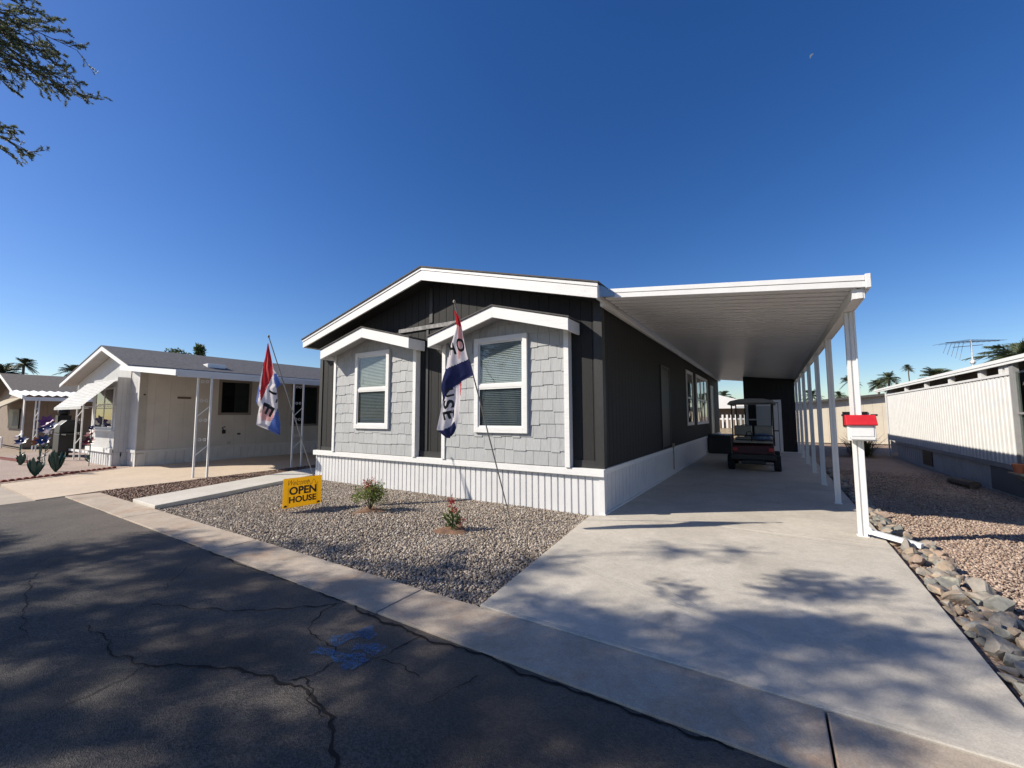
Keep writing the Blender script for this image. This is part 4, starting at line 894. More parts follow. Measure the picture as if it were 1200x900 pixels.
# carport awning along its side
AW = -12.88
def az_(x): return 3.10 + (2.70-3.10)*(x-ner)/(AW-ner)
mb = MB()
mb.prism([(ner, az_(ner)), (AW, az_(AW)), (AW, az_(AW)+0.03), (ner, az_(ner)+0.03)], 'y', 4.36, 16); mb.build('awning_roof', 'alum', nb)
mb = MB(); mb.prism([(ner+0.0, az_(ner)-0.02), (AW+0.02, az_(AW)-0.03), (AW+0.02, az_(AW)+0.12), (ner+0.0, az_(ner)+0.12)], 'y', 4.30, 4.358); mb.build('awning_fascia', 'white', nb)
mb = MB(); mb.box(AW-0.03, AW+0.03, 4.36, 16, az_(AW)-0.05, az_(AW)+0.075); mb.box(AW-0.02, AW+0.035, 4.36, 16, az_(AW)+0.076, az_(AW)+0.11); mb.build('awning_gutter', 'alum', nb)
def trellis(x, y, zt, name='trellis_post', dx=0.0, dy=0.19, par=nb):
    mb = MB()
    for s in (-1, 1): mb.box(x+s*dx-0.021, x+s*dx+0.021, y+s*dy-0.021, y+s*dy+0.021, 0.0, zt)
    z = 0.45; k = 0
    while z < zt-0.5:
        if k % 2 == 0: mb.beam((x-dx, y-dy, z+0.12), (x+dx, y+dy, z+0.42), 0.02, 0.02)
        for s in (-1, 1):
            c = Vector((x+s*dx*0.35, y+s*dy*0.35, z+0.55)); mb.tube([c+Vector((0, 0.035*math.cos(a), 0.035*math.sin(a))) for a in [i*math.pi/4 for i in range(9)]], 0.007, 5, cap=False)
        z += 0.52; k += 1
    return mb.build(name, 'white', par)
trellis(-12.92, 4.98, az_(AW)-0.05, dx=0.10, dy=0.12); trellis(-12.92, 7.6, az_(AW)-0.05, dx=0.03, dy=0.14); trellis(-12.92, 13.2, az_(AW)-0.05, dx=0.03, dy=0.14)
trellis(-22.6, 4.62, 2.85, dx=0.24, dy=0.03)
# side windows
for (y0, y1, z0, z1) in ((7.25, 8.40, 1.68, 3.02), (10.05, 11.3, 1.2, 3.02)):
    mb = MB(); t = 0.09; X0, X1 = NX-0.005, NX+0.03
    mb.box(X0, X1, y0, y0+t, z0, z1); mb.box(X0, X1, y1-t, y1, z0, z1); mb.box(X0, X1, y0+t, y1-t, z0, z0+t); mb.box(X0, X1, y0+t, y1-t, z1-t, z1)
    fr = mb.build('window', MT['tan'] if False else mat('taupe_window_trim', (0.22, 0.20, 0.18)), nb)
    mb = MB(); m_ = (y0+y1)/2; mb.box(X0, X1-0.01, m_-0.025, m_+0.025, z0+t, z1-t); mb.box(X0, X1-0.012, y0+t, y0+t+0.03, z0+t, z1-t); mb.box(X0, X1-0.012, y1-t-0.03, y1-t, z0+t, z1-t); mb.build('sash', 'black', fr)
    MB().box(NX+0.006, NX+0.009, y0+t, y1-t, z0+t, z1-t).build('pane', 'screen', fr)
    mb = MB(); mb.box(NX+0.001, NX+0.003, y0+t, m_, z0+t, z1-t); mb.build('dark_room', 'interior', fr); mb = MB(); mb.box(NX+0.001, NX+0.003, m_+0.001, y1-t, z0+t, z1-t); mb.build('curtain', 'curtain', fr)
MB().box(NX+0.001, NX+0.02, 5.98, 6.38, 2.25, 2.32).build('plaque', mat('brown_plaque', (0.13, 0.09, 0.07)), nb)
MB().box(NX+0.001, NX+0.03, 5.05, 5.10, 2.33, 2.38).build('hook', 'black', nb)
mb = MB(); mb.box(NX+0.001, NX+0.06, 7.42, 7.52, 0.98, 1.12); mb.tube([(NX+0.05, 7.45, 1.12), (NX+0.06, 7.40, 1.2), (NX+0.05, 7.5, 1.24)], 0.02, 6); mb.build('hose_bib', 'black', nb)
MB().box(NX+0.001, NX+0.04, 7.95, 8.05, 0.92, 0.98).build('outlet_box', 'black', nb)
MB().box(NX+0.001, NX+0.03, 7.62, 7.72, 0.58, 0.68).build('vent_cover', 'greywall', nb)
# front window of the bay
t = 0.06; x0, x1, z0, z1, Y0 = -20.55, -18.62, 1.22, 2.62, 4.575
mb = MB(); mb.box(x0, x0+t, Y0, Y0+0.05, z0, z1); mb.box(x1-t, x1, Y0, Y0+0.05, z0, z1); mb.box(x0+t, x1-t, Y0, Y0+0.05, z0, z0+t); mb.box(x0+t, x1-t, Y0, Y0+0.05, z1-t, z1); mb.box(-19.62, -19.56, Y0+0.002, Y0+0.05, z0+t, z1-t); mb.box(x0+t, x1-t, Y0+0.004, Y0+0.05, 2.02, 2.07)
fr = mb.build('front_window', 'white', nb); MB().box(x0+t, x1-t, Y0+0.012, Y0+0.014, z0+t, z1-t).build('pane', 'glass', fr)
mb = MB(); mb.box(-19.6, x1-t, Y0+0.018, Y0+0.022, z0+t, z1-t); mb.build('dark_room', 'interior', fr); mb = MB(); mb.box(x0+t, -19.601, Y0+0.018, Y0+0.022, z0+t, z1-t); mb.build('curtain', 'curtain', fr)
# corrugated awning over it
mb = MB(); n = 15; ys, ye, zs, ze = 4.56, 3.75, 2.86, 1.94; xl, xr_ = -21.55, -18.30
for i in range(n):
    a = i/n; b = (i+1)/n; st_ = 0.022
    ya, yb_, za, zb_ = ys+(ye-ys)*a, ys+(ye-ys)*b, zs+(ze-zs)*a, zs+(ze-zs)*b
    mb.quad((xl, ya, za), (xr_, ya, za), (xr_, yb_, zb_+st_), (xl, yb_, zb_+st_)); mb.quad((xl, yb_, zb_+st_), (xr_, yb_, zb_+st_), (xr_, yb_, zb_), (xl, yb_, zb_))
mb.quad((xl, ye, ze), (xr_, ye, ze), (xr_, ye-0.005, ze-0.07), (xl, ye-0.005, ze-0.07))
mb.build('window_awning', mat('aged_awning', (0.52, 0.52, 0.50), 0.5, c2=(0.40, 0.40, 0.385), scale=5, dirt=((0.36, 0.34, 0.30), 3, 0.5, 0.75)), nb)
for x in (xl+0.1, xr_-0.08): MB().tube([(x, ye+0.03, ze), (x, 4.6, 1.95)], 0.012, 5).build('awning_arm', 'alum', nb)
mb = MB(); mb.box(-24.6, -21.3, 7.2, 7.27, 0.0, 2.4); mb.build('porch_shade_sheet', 'interior', nb)  # dark sheet standing in for the shade deep in the porch recess
mb = MB(); mb.box(-24.6, -21.1, 4.75, 4.81, 0.26, 0.34); mb.build('porch_rail', 'white', nb)
# roof fittings
mb = MB(); mb.box(-18.15, -17.75, 6.9, 7.5, nroof(-17.9)-0.1, nroof(-17.9)+0.13); mb.build('roof_vent', 'alum', nb, bevel=0.02)
mb = MB(); zz = nroof(-18.2); mb.tube([(-18.2, 13.6, zz), (-18.2, 13.6, zz+0.22), (-18.2, 13.6, zz+0.24), (-18.2, 13.6, zz+0.33), (-18.2, 13.6, zz+0.36), (-18.2, 13.6, zz+0.42)], [0.15, 0.15, 0.26, 0.26, 0.17, 0.20], 16); mb.build('turbine_vent', 'alum', nb)
# ------------------------------------------------------------------ far left brown house
bh = thing('brown_house', (-38, 4.9, 0), 'tan brown home with brown roof at the far left edge, behind the metal flowers', 'house')
BX, BY = -34.2, 4.9
bax, baz, ber, berz, bel, belz = -37.6, 4.15, -33.3, 2.95, -43, 2.9
def broof(x): return belz+(baz-belz)*(x-bel)/(bax-bel) if x < bax else berz+(baz-berz)*(x-ber)/(bax-ber)
mb = MB(); mb.panel((BX, BY), (BX, 20), 0, 2.9, 0.4, 0.02, 0.01); mb.panel((-42.5, BY), (BX, BY), 0, lambda t: broof(-42.5+t)-0.1, 0.4, 0.02, 0.01, breaks=(bax+42.5,)); mb.build('wall', 'brown', bh)
mb = MB(); mb.prism([(bax, baz+0.03), (bel, belz+0.03), (bel, belz), (bax, baz)], 'y', 4.3, 20); mb.prism([(ber, berz+0.03), (bax, baz+0.03), (bax, baz), (ber, berz)], 'y', 4.3, 20); mb.build('roof', 'roof_br', bh)
mb = MB(); mb.prism([(bax, baz-0.005), (bel, belz-0.005), (bel, belz-0.2), (bax, baz-0.2)], 'y', 4.31, 4.36); mb.prism([(ber, berz-0.005), (bax, baz-0.005), (bax, baz-0.2), (ber, berz-0.2)], 'y', 4.31, 4.36); mb.build('fascia', 'white', bh)
mb = MB(); x0, x1 = ber, -30.1; n = 40
for i in range(n):
    ya = 4.25+i*0.3; mb.quad((x0, ya, 2.98), (x0, ya+0.15, 3.06), (x1, ya+0.15, 2.72), (x1, ya, 2.64)); mb.quad((x0, ya+0.15, 3.06), (x0, ya+0.3, 2.98), (x1, ya+0.3, 2.64), (x1, ya+0.15, 2.72))
mb.build('awning_roof', 'white', bh)
mb = MB(); mb.prism([(x0, 2.82), (x1, 2.50), (x1, 2.68), (x0, 3.0)], 'y', 4.18, 4.248); mb.box(x1-0.05, x1, 4.249, 16, 2.42, 2.60); mb.build('awning_fascia', 'white', bh)
for (x, y) in ((-30.2, 4.7), (-30.2, 8.6)): trellis(x, y, 2.44, dx=0.16, dy=0.03, par=bh)
mb = MB(); mb.box(BX-0.35, BX+0.01, BY-0.05, BY-0.001, 0, 2.9); mb.build('corner_panel', 'nbwhite', bh)
mb = MB(); mb.box(-38.2, -35.3, BY-0.06, BY-0.001, 1.0, 2.1); fr = mb.build('window', 'black', bh); MB().box(-36.9, -35.5, BY-0.07, BY-0.061, 1.15, 1.95).build('curtain', 'curtain', fr)
mb = MB(); mb.prism([(BY-0.001, 2.75), (3.9, 2.05), (3.9, 2.0), (BY-0.001, 2.65)], 'x', -39.6, -35.0); mb.build('window_awning', 'tan', bh)
mb = MB(); mb.box(-42, -34.5, 4.2, 4.26, 0.55, 0.6)
for x in (-41, -38.5, -36.5, -34.6): mb.box(x, x+0.07, 4.2, 4.26, 0, 0.55)
mb.build('porch_rail', 'white', bh)
# ------------------------------------------------------------------ right neighbour
rh = thing('ribbed_house', (4.2, 16, 0), 'long white ribbed metal home beyond the pink gravel with a flat roof edge', 'house')
RXW = 4.0
mb = MB(); mb.panel((RXW, 22.2), (RXW, 11.98), 0.60, 2.37, 0.19, 0.075, 0.03); mb.quad((RXW, 22.2, 0.6), (RXW+0.3, 22.2, 0.6), (RXW+0.3, 22.2, 2.9), (RXW, 22.2, 2.37)); mb.build('wall_panel', 'nbwhite', rh)
mb = MB(); mb.box(RXW-0.02, RXW+0.04, 11.96, 22.22, 2.371, 2.42); mb.box(RXW-0.035, RXW+0.0, 22.18, 22.28, -0.05, 2.5); mb.build('wall_rail', 'nbwhite', rh)
mb = MB(); mb.box(RXW+0.32, RXW+0.36, 9.2, 22.3, 0.6, 2.7); mb.build('inner_wall', 'brown', rh)
mb = MB(); mb.panel((RXW+0.04, 21.3), (RXW+0.04, 9.3), -0.06, 0.60, 0.23, 0.03, 0.012); mb.build('skirting', 'greywall', rh)
mb = MB(); mb.box(RXW+0.02, RXW+0.045, 17.2, 18.1, 0.05, 0.52); mb.build('skirt_vent', 'black', rh)
mb = MB(); mb.box(RXW+0.02, RXW+0.045, 11.95, 13.3, 0.0, 0.56); mb.build('skirt_hatch', mat('dark_grey_hatch', (0.12, 0.13, 0.14)), rh)
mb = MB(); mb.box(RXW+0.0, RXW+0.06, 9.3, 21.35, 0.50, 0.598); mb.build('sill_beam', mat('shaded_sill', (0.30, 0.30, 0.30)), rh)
for y in (12.08, 12.35, 13.35, 15.2, 17.2, 19.4): MB().box(RXW-0.005, RXW+0.09, y-0.08, y+0.08, 2.421, 2.66).build('eave_post', 'nbwhite', rh)
mb = MB(); mb.box(3.93, 3.985, 8.9, 24.0, 2.575, 2.69); mb.box(3.915, 3.93, 8.9, 24.0, 2.63, 2.70); mb.build('gutter', 'alum', rh)
mb = MB(); mb.prism([(3.99, 2.66), (5.8, 2.95), (7.9, 2.7), (7.9, 2.66), (5.8, 2.90), (3.99, 2.61)], 'y', 8.9, 24.0); mb.build('roof', 'roof', rh)
mb = MB(); mb.box(7.6, 7.66, 9.3, 24.0, 0, 2.65); mb.box(RXW+0.36, 7.6, 24.0, 24.06, 0, 2.7); mb.box(RXW+0.36, 7.6, 9.24, 9.3, 0, 2.7); mb.build('rear_wall', 'nbwhite', rh)
mb = MB(); mb.box(RXW-0.02, RXW+0.06, 9.3, 9.4, 0.62, 2.6); mb.box(RXW-0.02, RXW+0.06, 11.80, 11.955, 0.62, 2.6); mb.box(RXW-0.02, RXW+0.06, 9.4, 11.80, 0.60, 0.70); mb.box(RXW-0.01, RXW+0.04, 9.4, 11.80, 1.60, 1.64)
fr = mb.build('porch_window', mat('grey_frame', (0.25, 0.25, 0.25)), rh)
MB().box(RXW+0.01, RXW+0.014, 9.4, 11.80, 0.70, 2.42).build('pane', 'glass', fr)
mb = MB()
for y in (9.9, 10.7, 11.45): mb.panel((RXW+0.16, y+0.3), (RXW+0.16, y-0.25), 0.75, 2.35, 0.06, 0.02, 0.02)
mb.build('curtain', 'slat', fr)
rf_ = thing('flower_pot', (3.90, 11.70, 0.47), 'terracotta pot on the ledge at the near end of the ribbed home', 'pot')
mb = MB(); mb.tube([(3.90, 11.70, 0.50), (3.90, 11.70, 0.64), (3.90, 11.70, 0.67)], [0.06, 0.085, 0.09], 14); mb.build('bowl', 'pot', rf_)
mb = MB(); mb.box(3.82, 3.98, 11.4, 11.9, 0.47, 0.498); mb.beam((3.96, 11.7, 0.35), (3.86, 11.7, 0.465), 0.02, 0.02); mb.build('ledge', 'tan', rf_)
# log lying by the skirting
lg = MB(); lg.tube([(3.60, 14.1, 0.02), (3.72, 13.2, 0.04)], 0.09, 8); lg.tube([(3.78, 14.0, 0.04), (3.80, 13.3, 0.05)], 0.07, 8); tag(lg.build('timber_log', 'bark'), 'dark timber offcuts lying beside the grey skirting', 'timber')
# antenna on its roof
an = thing('television_antenna', (5.0, 16.6, 2.8), 'roof television antenna with two long booms of thin rods', 'antenna')
AB = on_plane(1140, 425, (4.9, 0, 0), Vector((1, 0, 0))); ax0 = AB.x; ay0 = AB.y
az0 = 2.80
MB().tube([(ax0, ay0, az0-0.05), (ax0, ay0, az0+0.92)], 0.018, 6).build('mast', 'alum', an)
MB().ball((ax0, ay0, az0+0.28), 0.07, nu=8, nv=6).build('rotor', 'alum', an)
mb = MB(); ab = Vector((0.80, 0.55, 0.04)).normalized(); ac = Vector((-0.55, 0.80, 0.0)); A_ = Vector((ax0, ay0, az0+0.86))
mb.tube([A_-ab*0.75, A_+ab*0.85], 0.012, 5); mb.tube([A_-ab*0.55-Vector((0, 0, 0.14)), A_+ab*0.35-Vector((0, 0, 0.10))], 0.009, 5)
for i in range(11):
    t = i/10; c = A_-ab*0.72+ab*1.5*t; l = 0.15+0.35*(1-t); mb.tube([c-ac*l+ab*0.12, c, c+ac*l+ab*0.12], 0.004, 4)
for i in range(5):
    c = A_-ab*(0.7-0.12*i); mb.tube([c, c-ab*0.16-Vector((0, 0, 0.30+0.05*i))], 0.005, 4)
mb.build('elements', 'chrome', an)
# cream house beyond
ch = thing('cream_house', (4, 30, 0), 'cream sunlit home closing the view behind the carport posts', 'house')
mb = MB(); mb.panel((1.2, 30), (11, 30), 0, lambda t: 2.22+0.4*t/4.0 if t < 5 else 2.72-0.1*(t-5), 0.4, 0.02, 0.01, breaks=(5,)); mb.panel((1.2, 44), (1.2, 30), 0, 2.22, 0.4, 0.02, 0.01); mb.panel((11, 30), (11, 44), 0, 2.1, 0.4, 0.02, 0.01); mb.build('wall', 'cream', ch)
mb = MB(); mb.prism([(0.9, 2.20), (6.2, 2.73), (11.3, 2.2), (11.3, 2.32), (6.2, 2.86), (0.9, 2.33)], 'y', 29.7, 44); mb.build('roof', 'roof_dk', ch)
mb = MB(); mb.box(3.45, 4.55, 29.94, 29.999, 0.95, 1.78); fr = mb.build('window', 'black', ch); MB().box(3.53, 4.47, 29.93, 29.939, 1.02, 1.70).build('pane', 'glass', fr)
# house seen through the gap
gh = thing('distant_house', (-5, 34, 0), 'small white roofed home with porch rail seen past the end of the dark home', 'house')
mb = MB(); mb.box(-9, -1.6, 34, 42, 0, 2.2); mb.build('wall', 'brown', gh)
mb = MB(); mb.prism([(-9.5, 2.35), (-4.6, 3.5), (-1.0, 2.45), (-1.0, 2.1), (-9.5, 2.1)], 'y', 33.4, 42.4); mb.build('roof', 'white', gh)
mb = MB()
for i in range(26): mb.box(-8.6+i*0.28, -8.48+i*0.28, 32.96, 33.0, 0.7, 1.65)
mb.box(-8.8, -1.5, 33.001, 33.05, 1.3, 1.4); mb.build('porch_rail', 'white', gh)
mb = MB(); mb.box(-8.8, -1.5, 32.9, 33.3, 0, 0.68); mb.build('porch_base', 'tan', gh)
for x in (-6.0, -4.2, -2.2): MB().box(x, x+0.14, 33.1, 33.24, 0.68, 2.1).build('porch_post', 'black', gh)
# ------------------------------------------------------------------ rocks along the driveway
def rock_mesh(seed, m):
    bm = bmesh.new(); bmesh.ops.create_icosphere(bm, subdivisions=3, radius=1); rr = random.Random(seed)
    pl = [(Vector((rr.gauss(0, 1), rr.gauss(0, 1), rr.gauss(0, 1))).normalized(), rr.uniform(0.42, 0.80)) for _ in range(15)]
    for v in bm.verts:
        p = v.co.copy()
        for n_, d_ in pl:
            e_ = p.dot(n_)-d_
            if e_ > 0: p -= n_*e_*1.0
        s = 1+0.02*math.sin(p.x*9+seed)+0.02*math.sin(p.y*13+seed*2)
        v.co = p*s
    me = bpy.data.meshes.new('rock'); bm.to_mesh(me); bm.free(); me.materials.append(MT[m]); return me
RMES = [rock_mesh(i, ('rock_a', 'rock_b', 'rock_c', 'rock_d')[i % 4]) for i in range(16)]
RL = ['grey flat border rock in the row beside the driveway', 'tan flat border rock in the row beside the driveway', 'rusty brown border rock in the row beside the driveway', 'dark grey border rock in the row beside the driveway']
placed = []
y = 3.05; tries = 0
while len(placed) < 285 and tries < 14000:
    tries += 1
    t = rnd.random()**1.35; yy = 2.95+t*13; wd = 0.44 if yy < 7.2 else 0.28
    r = rnd.choice((rnd.uniform(0.05, 0.09), rnd.uniform(0.07, 0.125))) if yy < 9 else rnd.uniform(0.05, 0.10)
    ex = (1.09+0.02*(yy-3)) if yy < 6.7 else 1.165+0.008*(yy-6.7); xx = ex+r*0.85+rnd.random()*max(0.02, wd-r)
    if all(math.hypot(xx-a, (yy-b)) > (r+c)*0.62 for a, b, c in placed): placed.append((xx, yy, r))
for i, (xx, yy, r) in enumerate(placed):
    k = rnd.choice((0, 0, 1, 1, 1, 2, 3, 3)); me = RMES[k+4*rnd.randrange(4)]
    o = bpy.data.objects.new('border_rock', me); COL.objects.link(o); fz = rnd.uniform(0.55, 0.95)
    o.scale = (r*1.25, r*rnd.uniform(0.8, 1.1), r*fz); o.rotation_euler = (rnd.uniform(-0.45, 0.45), rnd.uniform(-0.45, 0.45), rnd.uniform(0, 6.28)); o.location = (xx, yy, -0.05+r*fz*0.58)
    tag(o, RL[k], 'rock', 'border rocks along the driveway')
# ------------------------------------------------------------------ plants
def leaves(mb, c, r, n, L, W, k, sx=1, sy=1, sz=1, up=0.3, rr=rnd):
    for _ in range(n):
        d = Vector((rr.gauss(0, 1), rr.gauss(0, 1), rr.gauss(0, 1)))
        if d.length < 1e-3: continue
        d.normalize(); q = rr.random()**0.5
        p = Vector(c)+Vector((d.x*sx, d.y*sy, d.z*sz))*r*q
        a = (d*0.6+Vector((rr.gauss(0, 0.5), rr.gauss(0, 0.5), rr.gauss(0, 0.5)+up))).normalized(); b = a.cross(Vector((rr.gauss(0, 1), rr.gauss(0, 1), rr.gauss(0, 1)))).normalized()
        l = L*rr.uniform(0.6, 1.3); w_ = W*rr.uniform(0.7, 1.2)
        mb.quad(p, p+a*l*0.45+b*w_/2, p+a*l, p+a*l*0.45-b*w_/2, k)
bs = thing('young_shrub', (-5.95, 4.85, 0), 'young yellow green shrub with reddish tips in the gravel near the sign', 'shrub')
mb = MB()
for i in range(16):
    a = rnd.uniform(0, 6.28); r = rnd.uniform(0.06, 0.26); p = Vector((-5.95, 4.85, -0.01)); q = p+Vector((r*math.cos(a), r*math.sin(a), rnd.uniform(0.22, 0.46))); m_ = p.lerp(q, 0.5)+Vector((0, 0, 0.05)); mb.tube([p, m_, q], [0.008, 0.006, 0.003], 5)
mb.build('stem', 'bark', bs)
mb = MB(); mr = random.Random(4)
for i in range(62):
    a = mr.uniform(0, 6.28); r = mr.uniform(0.02, 0.25); h = mr.uniform(0.14, 0.44)*(1-r*0.8)
    c = (-5.95+r*math.cos(a), 4.85+r*math.sin(a), h+0.04); left = math.cos(a) < -0.5 and mr.random() < 0.45
    leaves(mb, c, 0.075, 24, 0.055, 0.016, (2 if left else (1 if h < 0.12 else 0)), rr=mr)
mb.build('foliage', ['leaf_yel', 'leaf_dry', 'leaf_red'], bs)
b2 = thing('potted_seedling' if False else 'small_shrub', (-3.95, 4.66, 0), 'small upright green seedling with a bright red tip planted in the gravel', 'shrub')
mb = MB(); mb.tube([(-3.95, 4.66, -0.02), (-3.94, 4.66, 0.2), (-3.96, 4.67, 0.36)], [0.012, 0.008, 0.004], 6); mb.build('stem', 'bark', b2)
mb = MB(); mr = random.Random(8)
leaves(mb, (-3.93, 4.66, 0.13), 0.10, 110, 0.07, 0.03, 0, sz=1.2, rr=mr); leaves(mb, (-4.0, 4.66, 0.2), 0.08, 40, 0.06, 0.025, 1, sz=1.1, rr=mr)
leaves(mb, (-3.90, 4.66, 0.25), 0.05, 30, 0.05, 0.025, 2, rr=mr); leaves(mb, (-3.97, 4.66, 0.36), 0.045, 40, 0.05, 0.02, 2, sz=1.6, rr=mr); leaves(mb, (-3.80, 4.70, 0.10), 0.05, 20, 0.05, 0.02, 2, rr=mr)
mb.build('foliage', ['leaf', 'leaf_yel', 'leaf_red'], b2)
gt = thing('grass_clump', (3.0, 21.5, 0), 'round dark ornamental grass clump beside the far end of the ribbed wall', 'grass clump')
mb = MB(); mr = random.Random(2)
for i in range(520):
    a = mr.uniform(0, 6.28); e = mr.uniform(0.15, 1.45); l = mr.uniform(0.7, 1.25); p = Vector((3.0+mr.gauss(0, 0.12), 21.5+mr.gauss(0, 0.12), -0.03)); d = Vector((math.cos(a)*math.cos(e), math.sin(a)*math.cos(e), math.sin(e)))
    m_ = p+d*l*0.6; q = p+d*l-Vector((0, 0, 0.18*math.cos(e))); w_ = Vector((-math.sin(a), math.cos(a), 0))*0.012; mb.quad(p-w_, p+w_, m_+w_, m_-w_); mb.quad(m_-w_, m_+w_, q+w_*0.2, q-w_*0.2)
mb.build('blade_tuft', mat('dry_green_grass', (0.12, 0.11, 0.06), 0.7, c2=(0.06, 0.06, 0.035), scale=3), gt)
# palms
def palm(dx, px, py, dist, crown_r, label, trunk_r=0.16, fan=True, seed=1):
    d = ray(px, py); d = d/math.hypot(d.x, d.y); c = CAM+d*dist; mr = random.Random(seed)
    th = thing('palm_tree', (c.x, c.y, -0.1), label, 'palm tree', 'palm trees beyond the roofs')
    mb = MB(); mb.tube([(c.x+0.3, c.y, -0.1), (c.x+0.1, c.y, c.z*0.5), (c.x, c.y, c.z)], [trunk_r*1.3, trunk_r, trunk_r*0.9], 8); mb.build('trunk', 'bark', th)
    mb = MB(); n = 44
    for i in range(n):
        a = mr.uniform(0, 6.28); e = mr.uniform(-0.5, 1.3); L = crown_r*mr.uniform(0.75, 1.05); pts = []
        for j in range(6):
            t = j/5; pts.append(c+Vector((math.cos(a)*math.cos(e)*L*t, math.sin(a)*math.cos(e)*L*t, math.sin(e)*L*t-0.42*L*t*t)))
        s = Vector((-math.sin(a), math.cos(a), 0)); nf = 9
        mb.tube(pts, 0.012*crown_r, 3, cap=False)
        for q in range(2, 22):
            t = q/21; k = min(int(t*5), 4); p = pts[k].lerp(pts[k+1], t*5-k); dd = (pts[k+1]-pts[k]).normalized(); ll = 0.34*L*math.sin(math.pi*min(1, t*0.9+0.08))
            for sg_ in (-1, 1):
                tip = p+(s*sg_*0.8+dd*0.75+Vector((0, 0, mr.uniform(-0.45, 0.0)))).normalized()*ll; mb.add([p-dd*0.02*L, p+dd*0.03*L, tip], [(0, 1, 2)])
    mb.build('crown', 'palm', th); return th
palm(0, 28, 427, 95, 1.9, 'tall thin palm above the far left brown roof', seed=1)
palm(0, 88, 436, 75, 2.0, 'palm crown showing left of the white gable roof', seed=2)
palm(0, 4, 437, 80, 2.2, 'palm crown cut by the left edge of the picture', seed=12)
palm(0, 848, 464, 70, 1.5, 'left palm of the pair seen past the end of the dark home', seed=3)
palm(0, 857, 470, 62, 1.2, 'right lower palm of the pair seen past the end of the dark home', seed=4)
palm(0, 951, 463, 80, 1.8, 'palm visible between the far carport posts', seed=5)
palm(0, 996, 446, 95, 1.9, 'tall palm partly hidden by the nearest carport post', seed=6)
palm(0, 984, 463, 110, 1.8, 'small far palm between the first two carport posts', seed=14)
palm(0, 1029, 451, 90, 1.8, 'shorter palm of the two right of the mailbox post', seed=7)
palm(0, 1041, 443, 85, 1.9, 'taller palm of the two right of the mailbox post', seed=8)
palm(0, 1064, 431, 100, 1.1, 'very thin high palm with a small flat top', trunk_r=0.09, seed=9)
palm(0, 1100, 444, 60, 2.4, 'palm crown rising just over the ribbed home roof edge', seed=10)
palm(0, 1191, 421, 27, 1.7, 'large close palm crown above the ribbed home at the right edge', seed=11)
# cypress and far tree top behind the neighbour roof
def far_tree(px, py, dist, w_, h, label, name, m='leaf', seed=1, cone=False):
    d = ray(px, py); d = d/math.hypot(d.x, d.y); c = CAM+d*dist; mr = random.Random(seed); th = thing(name, (c.x, c.y, -0.1), label, 'tree')
    MB().tube([(c.x, c.y, -0.1), (c.x, c.y, c.z-h*0.4)], [0.25, 0.1], 8).build('trunk', 'bark', th); mb = MB()
    for i in range(420):
        t = mr.random(); z = c.z-h+h*t; rad = w_*((1-t)**0.7 if cone else math.sqrt(max(0, 1-(2*t-1)**2)))*mr.random()**0.4; a = mr.uniform(0, 6.28)
        leaves(mb, (c.x+rad*math.cos(a), c.y+rad*math.sin(a), z), 0.25, 5, 0.3, 0.12, 0, up=0.8 if cone else 0.2, rr=mr)
    mb.build('crown', m, th)
far_tree(234, 407, 42, 0.75, 4.5, 'dark pointed cypress top behind the white house roof', 'cypress_tree', seed=3, cone=True)
far_tree(206, 411, 60, 1.6, 3.2, 'low treetop just showing over the white house ridge', 'far_tree', seed=4)
# moon
md = ray(952, 66); mc = CAM+md*900; r1 = 4.4; mb = MB(); n = 24; t1 = (RT*0.6+UP*0.8).normalized(); t2 = t1.cross(md).normalized(); vs = []
for i in range(n+1):
    a = math.pi*i/n; vs.append(mc+t1*(-r1*math.cos(a))+t2*(r1*math.sin(a)*0.9)); vs.append(mc+t1*(-r1*math.cos(a))+t2*(r1*math.sin(a)*0.25)); vs.append(mc+md*1.5+t1*(-r1*math.cos(a)*0.98)+t2*(r1*math.sin(a)*0.55))
fs = []
for i in range(n):
    a, b = 3*i, 3*i+3; fs += [(a, b, b+1, a+1), (a+1, b+1, b+2, a+2), (a+2, b+2, b, a)]
mb.add(vs, fs); tag(mb.build('moon', 'moon'), 'thin pale daytime moon high in the blue sky', 'moon')
